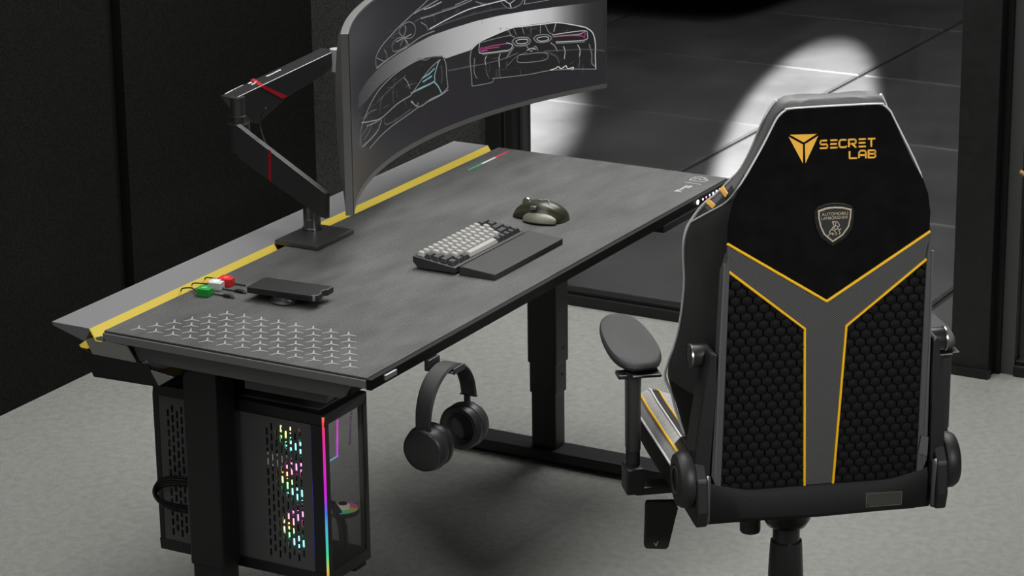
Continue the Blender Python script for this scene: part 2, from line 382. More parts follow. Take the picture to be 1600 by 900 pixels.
# ------------------------------------------------------------------ monitor arm
arm = thing('monitor_arm', 'black two-section monitor arm with red bands, clamped to the rear of the desk', 'monitor arm', (.69,.57,TOP))
q = [onz(437,377,.716), onz(490,389,.716), onz(557,364,.716), onz(504,353,.716)]
x0 = min(p.x for p in q); x1 = max(p.x for p in q); y0 = min(p.y for p in q); y1 = max(p.y for p in q)
b = B(); box(b, (.615,.508,TOP+.0003), (.755,.612,TOP+.010)); obj('base_plate', b, mat('plate_metal', (.06,.06,.06), .35, .4), arm, bevel=.002)
P0 = onz(488,357,.716); 
b = B(); lathe(b, [(0,0),(.021,0),(.021,.004),(.018,.006),(.018,.022),(.0185,.0225),(.0185,.024),(.018,.0245),(.018,.075),(0,.075)], (P0.x,P0.y,.715), (0,0,1)); obj('post', b, mat('post_metal', (.12,.12,.12), .3, .8), arm, smooth=True)
def beam(P, Q, w, zs0, zs1, ext0, ext1, name, m, cut=0):
    """P,Q: (x,y); side plate z ranges at both ends; returns pieces"""
    P, Q = Vector((*P,0)), Vector((*Q,0)); d = (Q-P).normalized(); s = Vector((-d.y,d.x,0))*w/2; P = P-d*ext0; Q = Q+d*ext1
    b = B(); pr = [P+Vector((0,0,zs0[0])), P+d*cut+Vector((0,0,zs0[0])), Q+Vector((0,0,zs1[0])), Q+Vector((0,0,zs1[1])), P+Vector((0,0,zs0[1]))]
    if not cut: pr.pop(1)
    prism(b, [p-s for p in pr], s*2); return obj(name, b, m, arm, bevel=.0015), P, Q, d, s
arm_m = mat('arm_black', (.022,.022,.023), .38, .1)
E1 = Vector((.772,.800,.905))
d_ = Vector((E1.x-P0.x, E1.y-P0.y, 0)).normalized(); s_ = Vector((-d_.y, d_.x, 0))
if s_.dot(CAM-P0) < 0: s_ = -s_
pp_ = Vector((P0.x,P0.y,0)) + s_*.024
side = [hit(*q, pp_, s_) for q in ((369,195),(370,243),(372,247),(500,339),(508.5,342),(508.5,303),(505,300))]
b = B(); prism(b, side, -s_*.012); la = obj('lower_arm', b, mat('arm_plate', (.035,.035,.036), .42, .1), arm, bevel=.0008)
b = B(); lathe(b, [(0,0),(.024,0),(.024,side[0].z-side[1].z-.006),(0,side[0].z-side[1].z-.006)], (E1.x,E1.y,side[1].z+.002), (0,0,1)); obj('elbow_housing', b, arm_m, la, smooth=True)
b = B(); prism(b, [p+s_*.0003 for p in (hit(420,233,pp_,s_),hit(424,236.5,pp_,s_),hit(424,283.5,pp_,s_),hit(420,280.5,pp_,s_))], s_*.0006); obj('red_band', b, red_paint, la)
b = B(); prism(b, [side[0]+s_*.0002, side[6]+s_*.0002, side[6]+s_*.0002-Vector((0,0,.001)), side[0]+s_*.0002-Vector((0,0,.001))], s_*.0006); obj('edge_highlight', b, steel, la)
b = B(); lathe(b, [(0,0),(.0155,0),(.0155,.032),(.017,.0325),(.017,.035),(.0155,.0355),(.0155,.075),(0,.075)], (E1.x,E1.y,.885), (0,0,1)); obj('elbow_post', b, mat('post_metal', (0,0,0)), arm, smooth=True)
b = B(); tube(b, smooth_path([hit(404,228,pp_,s_)-s_*.02, hit(399,215,pp_,s_)-s_*.02, hit(395,198,pp_,s_)-s_*.02, hit(398,182,pp_,s_)-s_*.02, hit(404,172,pp_,s_)-s_*.02],6), .0018, 8); obj('arm_cable', b, soft_black, arm, smooth=True)
U0 = onz(367,154.5,.958); U1 = onz(525,79,1.004)
dU = (U1-U0); dh = Vector((dU.x,dU.y,0)).normalized(); sU = Vector((-dh.y,dh.x,0))
if sU.dot(CAM-U0) < 0: sU = -sU
W = .043
side = [hit(*q, U0, sU) for q in ((366.5,154.5),(525.5,78.5),(528,92),(516,108),(500,121),(448,152),(404,193),(396,192))]
b = B(); prism(b, side, -sU*W); ua = obj('upper_arm', b, arm_m, arm, bevel=.0012)
nt_ = dU.cross(sU).normalized(); nt_ = nt_ if nt_.z > 0 else -nt_
b = B(); stroke(b, U0+nt_*.0002-sU*.0008, U1+nt_*.0002-sU*.0008, .0018, nt_, .0006); obj('edge_line', b, white_print, ua)
def ontop(px,py): return hit(px,py,U0+nt_*.0003,nt_)
def onside(px,py): return hit(px,py,U0+sU*.0003,sU)
b = B(); prism(b, [onside(*q) for q in ((407,136),(412,133.5),(449,150),(441,154.5))], sU*.0006)
prism(b, [ontop(*q) for q in ((391,125.5),(397,122.8),(412,132.5),(407,135))], nt_*.0006); obj('red_band', b, red_paint, ua)
b = B()
for p0,p1,w in (((351.5,147.2),(364,140.5),.0030),((365,140),(380,133),.0018),((388,131),(393,128.5),.005),((393,132.5),(399,130),.004),((398,130),(400,127),.0035),((416,119.5),(419,118.6),.0045),((418,119),(437,110),.0034),((435,110),(439,109.5),.0045)):
    if p0 == (416,119.5): obj('arm_symbol', b, white_print, ua); b = B()
    if p0 == (388,131): obj('arm_lettering', b, white_print, ua); b = B()
    stroke(b, ontop(*p0), ontop(*p1), w, nt_, .0006)
obj('arm_symbol', b, white_print, ua)

# ------------------------------------------------------------------ monitor
RAD = 1.235
cl, cr_ = Vector((.577,.394)), Vector((1.755,.440))
mc = (cl+cr_)/2; chord = (cr_-cl); half = chord.length/2; ux = chord.normalized(); uy = Vector((-ux.y, ux.x))
sag = RAD-math.sqrt(RAD**2-half**2)
cc = mc + uy*sag - uy*RAD       # cylinder axis (towards the user)
amax = math.asin(half/RAD)
ZB, ZT = .805, 1.175
def scr(a, z, off=0):
    p = cc + (ux*math.sin(a)+uy*math.cos(a))*(RAD+off); return Vector((p.x,p.y,z))
mon = thing('curved_monitor', 'very wide curved monitor showing car sketches, held over the desk', 'monitor', (mc.x, mc.y+.1, ZB))
NS = 48
def slab(a0, a1, z0, z1, o0, o1, n=NS):
    b = B(); rings = []
    for i in range(n+1):
        a = a0+(a1-a0)*i/n; rings.append([scr(a,z0,o0), scr(a,z0,o1), scr(a,z1,o1), scr(a,z1,o0)])
    loft(b, rings); return b
bez_l = mat('bezel_grey', rgb(105,105,103), .4, .3)
obj('housing', slab(-amax, amax, ZB, ZT, 0, .016), mat('housing_grey', rgb(120,120,118), .4, .3), mon, bevel=.0015)
obj('chin', slab(-amax, amax, ZB, ZB+.0105, -.0012, .0), bez_l, mon)
for s in (-1,1): obj('side_bezel', slab(s*amax, s*(amax-.006), ZB, ZT, -.0012, 0, 1), mat('bezel_dark', rgb(70,70,70), .4, .3), mon)
# swollen rear shell
b = B(); rings = []
for i in range(33):
    u_ = -1+2*i/32; a = amax*.97*u_; ring = []
    for j in range(13):
        v_ = -1+2*j/12; bul = .045*max(0,1-abs(u_)**4)*math.sqrt(max(0,1-v_*v_))**.8+.0005
        ring.append(scr(a, (ZB+ZT)/2+v_*(ZT-ZB)*.48, .016+bul))
    ring += [scr(a, ZT-.01, .014), scr(a, ZB+.01, .014)]
    rings.append(ring)
loft(b, rings); obj('rear_shell', b, mat('housing_grey', (0,0,0)), mon, smooth=True)
scr_m = mat('screen_dark', (.01,.01,.01), .35, spec=.25, emit=rgb(36,34,38), es=1)
SC = obj('screen', slab(-amax+.006, amax-.006, ZB+.0105, ZT-.004, -.0008, 0), scr_m, mon)
def ons(px, py, off=-.0016):
    """point of the curved screen under a direction from the photo"""
    d = ray(px, py); rad = RAD+off
    ox, oy = CAM.x-cc.x, CAM.y-cc.y; A = d.x*d.x+d.y*d.y; Bq = 2*(ox*d.x+oy*d.y); Cq = ox*ox+oy*oy-rad*rad
    t = (-Bq+math.sqrt(Bq*Bq-4*A*Cq))/(2*A); p = CAM+d*t; rel = Vector((p.x,p.y))-cc
    return math.atan2(rel.dot(ux), rel.dot(uy)), p.z
def c2(x, y): return ons(540+x/3.75, y/3.75)
def clampaz(p): return (max(-amax+.007,min(amax-.007,p[0])), max(ZB+.011,min(ZT-.005,p[1])))
class Lines:
    def __init__(s): s.b = B(); s.lay = s.b.loops.layers.float_color.new('col')
    def poly(s, pts, w, col, conv=c2, n=6, off=-.0024, raw=False):
        pp = [Vector((*p,0)) for p in pts]; pp = smooth_path(pp, n) if (len(pp) > 2 and not raw) else ([pp[0].lerp(pp[-1],k/6) for k in range(7)] if len(pp)==2 else pp)
        P = [clampaz(conv(p.x,p.y)) for p in pp]
        for i in range(len(P)-1):
            a0,z0 = P[i]; a1,z1 = P[i+1]; da, dz = (a1-a0)*RAD, z1-z0; L = math.hypot(da,dz)
            if L < 1e-6: continue
            na, nz = -dz/L*w/2/RAD, da/L*w/2
            vs = [s.b.verts.new(scr(a,z,off)) for a,z in ((a0-na,z0-nz),(a1-na,z1-nz),(a1+na,z1+nz),(a0+na,z0+nz))]
            f = s.b.faces.new(vs)
            for l in f.loops: l[s.lay] = (*col,1)
    def fill(s, up, lo, cols, off=-.0012, conv=c2):
        """strip between two polylines with one colour per station (pairs allowed)"""
        prev = None; st = []
        for p, q, c_ in zip(up, lo, cols):
            cu, cl_ = c_ if isinstance(c_[0], (tuple,list)) else (c_, c_); st.append((*clampaz(conv(*p)), *clampaz(conv(*q)), *cu, *cl_))
        den = []
        for u_, v_ in zip(st, st[1:]):
            for k in range(8): den.append([u_[i]+(v_[i]-u_[i])*k/8 for i in range(10)])
        den.append(list(st[-1]))
        for (a, z, a2, z2, *cs) in den:
            cu, cl_ = cs[:3], cs[3:]; cur = []
            for k in range(5):
                t = k/4; v = s.b.verts.new(scr(a+(a2-a)*t, z+(z2-z)*t, off)); col = tuple(cu[i]+(cl_[i]-cu[i])*t for i in range(3)); cur.append((v,col))
            if prev:
                for k in range(4):
                    f = s.b.faces.new((prev[k][0], cur[k][0], cur[k+1][0], prev[k+1][0]))
                    for l, cc_ in zip(f.loops, (prev[k][1], cur[k][1], cur[k+1][1], prev[k+1][1])): l[s.lay] = (*cc_,1)
            prev = cur
    def done(s, name, parent): return obj(name, s.b, vcol_emit(name+'_light', 1), parent)
g = lambda v: rgb(v,v,v)
Ln = Lines()
def interp(poly, x):
    for (x0,y0),(x1,y1) in zip(poly, poly[1:]):
        if x0 <= x <= x1: return y0+(y1-y0)*(x-x0)/(x1-x0)
    return poly[0][1] if x < poly[0][0] else poly[-1][1]
up = [(75,560),(130,470),(200,395),(290,330),(400,262),(500,210),(620,168),(760,125),(900,92),(1050,66),(1200,45),(1350,26),(1440,14),(1532,2)]
lo = [(75,640),(130,585),(200,520),(290,470),(400,420),(500,380),(580,345),(760,285),(900,262),(1050,250),(1200,250),(1350,270),(1440,290),(1532,300)]
stn = [75,100,130,160,200,250,290,340,400,450,500,560,620,690,760,830,900,980,1050,1120,1200,1280,1350,1400,1440,1490,1532]
bright = [(75,52),(200,78),(400,120),(620,160),(900,192),(1050,200),(1200,180),(1300,115),(1380,62),(1440,44),(1532,38)]
Ln.fill([(x, interp(up,x)) for x in stn], [(x, interp(lo,x)) for x in stn], [g(interp(bright,x)) for x in stn])
Ln.done('backdrop_band', SC)
Sk = Lines()
dk = g(30)
# dark bodies of the sketched cars
Sk.fill([(85,720),(120,600),(200,500),(300,420),(420,350),(500,330),(560,325),(590,345)], [(95,860),(160,860),(260,740),(330,680),(420,620),(500,570),(560,545),(600,510)], [dk]*8, off=-.0014)
Sk.fill([(735,290),(790,245),(900,190),(960,165),(1080,148),(1180,135),(1300,138),(1400,160),(1460,200)], [(740,500),(790,495),(900,470),(960,455),(1080,440),(1180,425),(1300,415),(1400,408),(1462,405)], [dk]*9, off=-.0014)
w1, w2 = .0020, .0012
wh, gr, dg = g(205), g(130), g(85)
for pts, w, c_ in [
  # rear view car
  ([(735,290),(728,350),(735,430),(740,505)], w1, gr), ([(735,290),(785,245),(870,205),(950,172),(985,160)], w1, wh), ([(985,160),(1080,150),(1165,140),(1240,132),(1330,145),(1405,160)], w1, wh),
  ([(1405,160),(1445,190),(1462,250),(1462,330),(1465,405)], w1, wh), ([(740,505),(800,495),(860,480),(865,455)], w2, gr), ([(860,460),(960,450),(1080,435),(1200,412),(1330,405),(1465,405)], w2, gr),
  ([(785,250),(780,300),(800,312),(900,300),(960,290),(975,262),(940,250)], w2, wh), ([(785,250),(850,232),(920,215),(975,205)], w2, gr), ([(1210,205),(1300,190),(1400,180),(1415,200),(1405,232),(1300,242),(1230,245)], w2, wh),
  ([(1215,215),(1300,206),(1370,200),(1400,185)], w1, g(150)), 
  ([(975,240),(1000,222),(1060,218),(1082,238),(1060,262),(1000,266),(975,240)], w1, gr), ([(995,242),(1015,232),(1055,230),(1068,240),(1050,254),(1010,256),(995,242)], w2, wh),
  ([(1100,226),(1125,206),(1180,204),(1206,222),(1180,244),(1125,248),(1100,226)], w1, gr), ([(1118,228),(1135,218),(1175,215),(1190,226),(1170,238),(1135,240),(1118,228)], w2, wh),
  ([(1012,322),(1165,308),(1168,350),(1014,365),(1012,322)], w2, gr), ([(1060,270),(1085,300),(1110,270),(1125,295)], w1, gr), ([(1060,295),(1090,282),(1115,290)], w2, wh),
  ([(980,160),(1000,205)], w2, gr), ([(1030,152),(1045,200)], w2, gr), ([(1080,150),(1085,200)], w2, dg), ([(1140,145),(1140,196)], w2, gr), ([(1230,135),(1218,185)], w2, wh), ([(950,172),(970,210),(990,215)], w2, gr), ([(1165,140),(1190,190),(1215,200)], w2, gr),
  ([(940,340),(965,300),(985,275)], w1, gr), ([(1200,250),(1225,270),(1240,300)], w1, gr), ([(820,380),(815,350),(825,325)], w2, wh), ([(900,395),(897,340),(905,315)], w2, wh), ([(1280,345),(1285,300),(1275,270)], w2, wh), ([(1370,330),(1372,290),(1358,262)], w2, wh),
  ([(740,390),(830,370),(930,345),(1010,310)], w2, dg), ([(1170,300),(1290,295),(1400,290),(1532,300)], w2, dg), ([(600,415),(680,400),(735,385)], w2, dg), ([(945,385),(1000,330),(1060,305)], w2, dg), ([(1160,300),(1230,330),(1250,370)], w2, dg),
  ([(820,380),(822,420),(840,460)], w2, dg), ([(900,395),(902,430),(910,460)], w2, dg), ([(1370,330),(1370,370),(1362,400)], w2, dg), ([(1425,260),(1440,320),(1440,370),(1462,390)], w2, gr), ([(755,340),(752,420),(770,460)], w2, gr),
  ([(1195,412),(1230,400),(1245,390),(1262,402),(1290,385),(1300,402),(1335,395),(1325,410)], w1, wh),
  ([(800,320),(860,312),(960,300)], w2, gr), ([(1230,255),(1320,250),(1400,245)], w2, gr),
  # front coupe sketch, lower left
  ([(95,870),(85,780),(110,690),(150,600),(200,520),(280,440),(360,385),(440,345),(500,330),(565,328)], w1, gr), ([(565,328),(585,370),(590,440),(598,510)], w1, gr), ([(598,510),(560,550),(500,580),(430,625),(380,595)], w1, gr),
  ([(430,625),(340,690),(270,740),(200,800),(140,870)], w2, gr), ([(380,560),(300,610),(210,690),(150,710),(90,720)], w1, gr), ([(380,560),(420,500),(470,430),(520,375),(555,350)], w1, gr),
  ([(280,610),(275,540),(285,480)], w2, dg), ([(375,520),(360,480),(340,455)], w1, gr), ([(200,665),(205,600),(220,560)], w2, dg), ([(210,700),(190,760),(150,810),(100,860)], w1, gr), ([(155,710),(140,760),(105,820)], w2, dg),
  ([(225,690),(235,730),(300,700),(380,640)], w2, dg), ([(290,690),(295,720)], w2, dg), ([(425,600),(410,620),(385,590)], w1, gr), ([(380,545),(440,520),(490,495),(515,478)], w1, g(110)), ([(560,380),(565,440),(560,490)], w2, dg),
  ([(110,690),(140,660),(180,640)], w2, dg), ([(500,330),(470,350),(420,345)], w2, dg), ([(600,525),(550,560),(470,600)], w1, gr), ([(120,740),(170,720),(200,700)], w2, gr), ([(70,880),(90,800),(130,740)], w2, dg), ([(180,600),(260,520),(350,440)], w2, dg),
  # upper sketch with a wheel
  ([(180,400),(175,340),(210,270),(280,190),(340,130),(400,75),(450,30),(490,-10)], w1, gr), ([(180,400),(230,360),(300,310),(370,265),(440,215),(520,180)], w1, gr), ([(480,178),(600,130),(760,80),(900,50),(1000,45)], w2, dg), ([(490,170),(600,110),(720,55),(850,20),(950,-5)], w1, wh), ([(440,110),(560,70),(650,40),(740,0)], w1, gr), ([(400,80),(470,40),(540,0)], w1, gr),
  ([(340,220),(310,190),(330,150),(372,128),(402,150),(405,195),(378,225),(340,220)], w2, gr), ([(340,220),(300,225),(272,262),(278,300),(320,290),(355,262),(340,220)], w2, gr), ([(340,220),(365,262),(345,285)], w1, gr), ([(345,220),(385,200)], w1, gr), ([(340,215),(352,170),(345,150)], w1, gr), ([(335,225),(295,245)], w1, gr), ([(338,228),(320,270)], w2, gr),
  ([(180,340),(235,360),(240,320),(225,290)], w2, gr), ([(440,130),(470,150),(480,178)], w2, gr), ([(400,130),(450,100),(520,90)], w2, dg), ([(905,0),(930,35),(965,50),(1020,30),(1040,0)], w2, gr), ([(960,20),(970,48)], w1, wh), ([(960,22),(990,0)], w2, wh), ([(960,22),(930,5)], w2, wh), ([(1040,25),(1120,12),(1190,0)], w2, gr), ([(1050,0),(1045,25)], w2, wh), ([(760,10),(820,25),(900,8)], w2, gr), ([(560,60),(620,45),(700,20)], w1, dg), ([(640,30),(720,-5)], w1, gr), ([(455,55),(500,40),(560,10)], w2, wh),
]:
    Sk.poly(pts, w, c_)
    for rep_ in range(2):
        jx, jy, js = random.uniform(-5,5), random.uniform(-5,5), random.uniform(.975,1.02); mx_ = sum(p[0] for p in pts)/len(pts); my_ = sum(p[1] for p in pts)/len(pts)
        Sk.poly([(mx_+(p[0]-mx_)*js+jx+random.uniform(-2,2), my_+(p[1]-my_)*js+jy+random.uniform(-2,2)) for p in pts], .0009, g(random.choice((60,75,95))), off=-.0021)
for cx_, cy_, w_, h_, n_ in ((1090,190,420,60,26),(1090,380,600,90,26),(300,560,360,200,34),(480,430,120,120,14),(300,250,150,120,16),(650,70,420,70,22),(130,760,90,160,14)):
    for k_ in range(n_):
        x_, y_ = cx_+random.uniform(-.5,.5)*w_, cy_+random.uniform(-.5,.5)*h_; l_ = random.uniform(15,60); an = random.choice((-.6,-.45,-.3,1.2,1.5)) if cx_ < 700 else random.choice((-.15,-.1,1.4,1.6,.5,-.6))
        Sk.poly([(x_,y_),(x_+l_*math.cos(an)*.5+2,y_+l_*math.sin(an)*.5-2),(x_+l_*math.cos(an),y_+l_*math.sin(an))], .0008, g(random.choice((48,58,70,90))), off=-.0021)
for pts in ([(795,285),(860,268),(945,255)], [(790,300),(830,285),(900,275)], [(1220,215),(1310,208),(1380,210),(1400,222)], [(1370,200),(1400,190),(1398,222)], [(795,275),(788,300),(830,295)]): Sk.poly(pts, .0024, rgb(150,60,110))
for pts in ([(385,545),(440,515),(515,478),(520,440),(535,385),(548,350)], [(515,478),(540,505),(560,545)], [(445,460),(490,430),(520,400)], [(450,480),(505,445)]): Sk.poly(pts, .003, rgb(120,165,170))
Sk.done('car_sketches', SC)
# mount between arm and monitor
b = B(); cyl(b, U1+Vector((0,0,-.045)), U1+Vector((0,0,.004)), .014, seg=24); kn = obj('tilt_joint', b, mat('joint_grey', rgb(165,165,165), .5, .1), arm, smooth=True)
tgt = scr(0, (ZB+ZT)/2+.01, .062); 
b = B(); j0 = U1+Vector((.012,-.012,-.02)); box(b, (-.018,-.016,-.022), (.018,.016,.022)); b.transform(Matrix.Translation(j0)); tube(b, [j0, tgt+Vector((0,.02,0))], .014, 12); obj('tilt_head', b, mat('joint_grey', (0,0,0)), arm, bevel=.002)
b = B(); md = Vector((uy.x,uy.y,0)); 
for lo_, hi_ in (((-.05,-.006,-.05),(.05,.0,.05)),): box(b, lo_, hi_)
b.transform(Matrix.Translation(tgt+Vector((0,.004,0)))); obj('mount_plate', b, black_metal, arm, bevel=.001)

# ------------------------------------------------------------------ keyboard
kb = thing('keyboard', 'compact mechanical keyboard with light grey and black keycaps in front of the monitor', 'keyboard', (.742,.224,TOP))
KX0, KX1, KY0, KY1 = .600,.884,.176,.273
kz = lambda y: .7205+(y-KY0)/(KY1-KY0)*.012
b = B(); prism(b, [(KX0,y,z) for y,z in [(KY0,.709),(KY0,kz(KY0)),(KY1,kz(KY1)),(KY1,.720),(KY1-.012,.708)]], (KX1-KX0,0,0)); obj('case', b, mat('keyboard_case', (.035,.035,.035), .4, .3), kb, bevel=.0015)
for x in (KX0+.02, KX1-.05):
    for lo_, hi_ in (((x,KY0+.01,TOP+.0002), (x+.03,KY0+.02,.7095)), ((x,KY1-.02,TOP+.0002), (x+.03,KY1-.012,.710))): obj('foot', bx(lo_, hi_), soft_black, kb)
klight = mat('keycap_grey', rgb(146,145,141), .55); kdark = mat('keycap_dark', rgb(42,42,43), .45)
rows = [ # from the front
 [1.25,1.25,1.25,6.25,1,1,1,1,1],
 [2.25]+[1]*10+[1.75,1],
 [1.75]+[1]*11+[2.25],
 [1.5]+[1]*12+[1.5],
 [1]*13+[2]]
darkset = {0:{0,1,2,4,5,6,7,8},1:{0,11,12},2:{0,12},3:{0,13},4:{13}}
UY = (KY1-KY0-.010)/5
for r_i, row in enumerate(rows):
    tot = sum(row); U = (KX1-KX0-.010)/tot; x = KX0+.005
    for i, w in enumerate(row):
        y0 = KY0+.005+r_i*UY; yc = y0+UY/2; z = kz(yc)+.0003; h = .0085
        g_ = .0014; x0, x1, ya, yb = x+g_, x+w*U-g_, y0+g_, y0+UY-g_; ins = .0033
        b = B(); lo_ = [Vector(v) for v in ((x0,ya,kz(ya)+.0005),(x1,ya,kz(ya)+.0005),(x1,yb,kz(yb)+.0005),(x0,yb,kz(yb)+.0005))]
        hi_ = [Vector(v) for v in ((x0+ins,ya+ins*.9,kz(ya)+h),(x1-ins,ya+ins*.9,kz(ya)+h),(x1-ins,yb-ins*.5,kz(yb)+h),(x0+ins,yb-ins*.5,kz(yb)+h))]
        loft(b, [lo_, hi_]); obj('key', b, kdark if i in darkset[r_i] else klight, kb, bevel=.0006, bseg=1); x += w*U
b = B(); prism(b, [(.606,y,z) for y,z in [(.088,TOP+.0004),(.088,.7175),(.163,.7235),(.170,.7225),(.170,TOP+.0004)]], (.280,0,0))
tag(obj('wrist_rest', b, mat('rest_black', (.022,.022,.022), .6, var=.15, vscale=60, bump=.1, bscale=300), bevel=.0015), 'flat black padded wrist rest lying in front of the keyboard', 'wrist rest')

# ------------------------------------------------------------------ mouse (nose points to the rear of the desk)
MSC = .93
ms = thing('computer_mouse', 'olive black ergonomic mouse with a thumb wing right of the keyboard', 'mouse', (1.035,.222,TOP), R_(0))
def mouse_rings():
    rings = []
    # local y from rear (-) to nose (+); x negative = thumb side
    for y, xl, xr, h, skew in ((-.066,-.018,.016,.012,0),(-.062,-.031,.026,.026,0),(-.048,-.041,.033,.040,-.004),(-.028,-.045,.036,.049,-.008),(-.005,-.043,.036,.051,-.010),(.018,-.036,.035,.046,-.008),(.038,-.031,.033,.037,-.004),(.054,-.029,.030,.026,0),(.062,-.024,.024,.014,0)):
        ring = []; n = 20; cx = (xl+xr)/2; w = (xr-xl)/2
        for k in range(n):
            t = math.pi*k/(n-1); c_, s_ = math.cos(t), math.sin(t)
            x = cx + w*c_ + skew*s_; z = .003+(h-.003)*(abs(s_)**.8)
            if c_ < -.55 : z = z*.82
            ring.append(Vector((x*MSC, y*.92, z*.84)))
        ring += [Vector((cx-w*.8, y, .0012)), Vector((cx+w*.8, y, .0012))]
        rings.append(ring)
    return rings
b = B(); loft(b, mouse_rings()); obj('mouse_shell', b, mat('mouse_olive', rgb(62,62,50), .3, .25), ms, world=False, smooth=True, sub=1)
b = B(); rings = []
for y, e, h in ((-.060,.0,.006),(-.045,.008,.016),(-.022,.015,.020),(.004,.014,.018),(.022,.003,.009)):
    rings.append([Vector((-.030,y,.0015)), Vector((-.040-e,y,.0015)), Vector((-.043-e,y,.004)), Vector((-.041-e*.7,y,h*.8)), Vector((-.034,y,h+.010))])
loft(b, rings); obj('thumb_wing', b, mat('mouse_wing', rgb(108,108,94), .4, .2), ms, world=False, smooth=True, sub=1)
b = B(); lathe(b, [(0,-.004),(.009,-.004),(.010,-.002),(.010,.002),(.009,.004),(0,.004)], (0,.032,.0305), (1,0,0), 24); obj('scroll_wheel', b, steel, ms, world=False, smooth=True)
b = B(); lathe(b, [(0,-.007),(.005,-.007),(.0055,0),(.005,.007),(0,.007)], (-.0345,-.004,.0305), (0,1,-.1), 16); obj('thumb_wheel', b, steel, ms, world=False, smooth=True)
b = B(); tube(b, smooth_path([(-.018,-.033,.0405),(-.012,-.026,.0425),(-.006,-.020,.043),(-.016,-.012,.0435),(-.012,-.006,.0435)],4), .0009, 6); obj('mouse_mark', b, grey_print, ms, world=False, smooth=True)

# ------------------------------------------------------------------ flat device on a little round stand
A_, B_, D_ = onz(385,448,.732), onz(494,463,.732), onz(407,433,.732)
e1 = (B_-A_); L1 = e1.length; e1.normalize(); e2 = Vector((-e1.y,e1.x,0)); W1 = (D_-A_).dot(e2); 
if W1 < 0: e2 = -e2; W1 = -W1
W1 = max(W1,.07)
dv = thing('game_tablet', 'slim black rectangular device lying on a low round stand behind the star pattern', 'tablet', (A_.x,A_.y,TOP), math.atan2(e1.y,e1.x))
sgn = 1 if e2.dot(Vector((-e1.y,e1.x,0))) > 0 else -1
b = B(); pts = [(0,0),(L1*.93,0),(L1,.008*1),(L1,W1*.35),(L1*.965,W1*.4),(L1*.965,W1*.62),(L1,W1*.67),(L1,W1),(L1*.04,W1),(0,W1*.92)]
prism(b, [(x,y*sgn,.014) for x,y in pts], (0,0,.013)); body = obj('device_body', b, mat('device_black', (.016,.016,.016), .45), dv, world=False, bevel=.002)
b = B(); lathe(b, [(0,.0003),(.03,.0003),(.032,.003),(.026,.006),(.024,.014),(0,.014)], (L1*.48, W1*.36*sgn, 0), (0,0,1)); obj('round_stand', b, mat('stand_metal', (.12,.12,.12), .35, .7), dv, world=False, smooth=True)
b = B()
for k in range(9): box(b, (L1*(.46+.05*k), -.0006 if sgn>0 else -.0004, .018), (L1*(.46+.05*k)+.005, .0006, .022))
obj('device_vents', b, mat('vent_black', (.003,.003,.003), .6), dv, world=False)
b = B(); box(b, (L1*.95,-.001,.017), (L1*.975,.003,.025)); obj('device_port', b, mat('satin_metal', (0,0,0)), dv, world=False)

# ------------------------------------------------------------------ magnetic cable clips and cables
def clip(col, name, px, py, lab, white=False):
    c0 = onz(px,py,TOP); t = thing('cable_clip', lab, 'cable clip', (c0.x,c0.y,TOP), R_(8), 'coloured cable clips on the desk')
    b = B(); pts = [(-.014,-.015),(.006,-.015),(.006,-.006),(.014,-.004),(.014,.015),(-.008,.015),(-.014,.008)]
    prism(b, [(x,y,.0003) for x,y in pts], (0,0,.0155)); obj('clip_body', b, mat(name, col, .4), t, world=False, bevel=.0012)
    b = B(); lathe(b, [(0,0),(.006,0),(.006,.0006),(.0045,.0006),(.0045,.0002),(0,.0002)], (-.002,0,.0158), (0,0,1), 20); obj('clip_mark', b, mat(name+'_mark', tuple(min(1,c*1.6+.08) for c in col), .5), t, world=False)
    return c0
g0 = clip(rgb(38,150,60), 'clip_green', 320.5, 461, 'green plastic cable clip, nearest of the three to the desk\'s left end')
w0 = clip(rgb(205,205,205), 'clip_white', 338.5, 451, 'white plastic cable clip between the green and the red one')
r0 = clip(rgb(215,40,40), 'clip_red', 354.5, 445, 'red plastic cable clip whose cable runs to the black device')
def cable(tr, c0, ends, lab, plug=True):
    h = TOP+.0022
    c1 = Vector((c0.x,c0.y,h)); a = onz(tr[0][0],tr[0][1],.690); 
    mid = ony(tr[1][0],tr[1][1],.596)
    e = [onz(*q,h) for q in ends]
    away = (c1-e[0]).normalized(); 
    pts = [a, Vector(((a.x+mid.x)/2,(a.y+mid.y)/2+.001,(a.z+mid.z)/2)), mid]+[onz(*tr[2],.7105), c1+away*.0165+Vector((0,0,.004))]
    b = B(); tube(b, smooth_path(pts,6), .0014, 8)
    tube(b, smooth_path([c1-away*.0155+Vector((0,0,.003))]+e,6), .0014, 8)
    c_ = tag(obj('charging_cable', b, soft_black, smooth=True), lab, 'cable', 'thin black cables through the coloured clips')
    d = (e[-1]-e[-2]).normalized()
    if plug:
        b = B(); s = Vector((-d.y,d.x,0)); n = Vector((0,0,1)); p = e[-1]+Vector((0,0,.001))
        prism(b, [p-s*.004-n*.0028, p+s*.004-n*.0028, p+s*.004+n*.0028, p-s*.004+n*.0028], d*.018); obj('plug', b, black_plastic, c_, bevel=.0008)
        b = B(); p = p+d*.018; prism(b, [p-s*.0028-n*.0018, p+s*.0028-n*.0018, p+s*.0028+n*.0018, p-s*.0028+n*.0018], d*.008); obj('plug_tip', b, chrome, c_, bevel=.0004)
cable([(281,458),(286,450.5),(300,450)], g0, [(334,459),(350,462.0)], 'thin black charging cable held by the green clip')
cable([(298,448),(303,442.5),(318,443)], w0, [(350,451.5),(368,454.5)], 'thin black charging cable held by the white clip')
cable([(317,439),(324,433.6),(338,436)], r0, [(366,443),(384,446)], 'thin black cable from the red clip to the black device', plug=False)

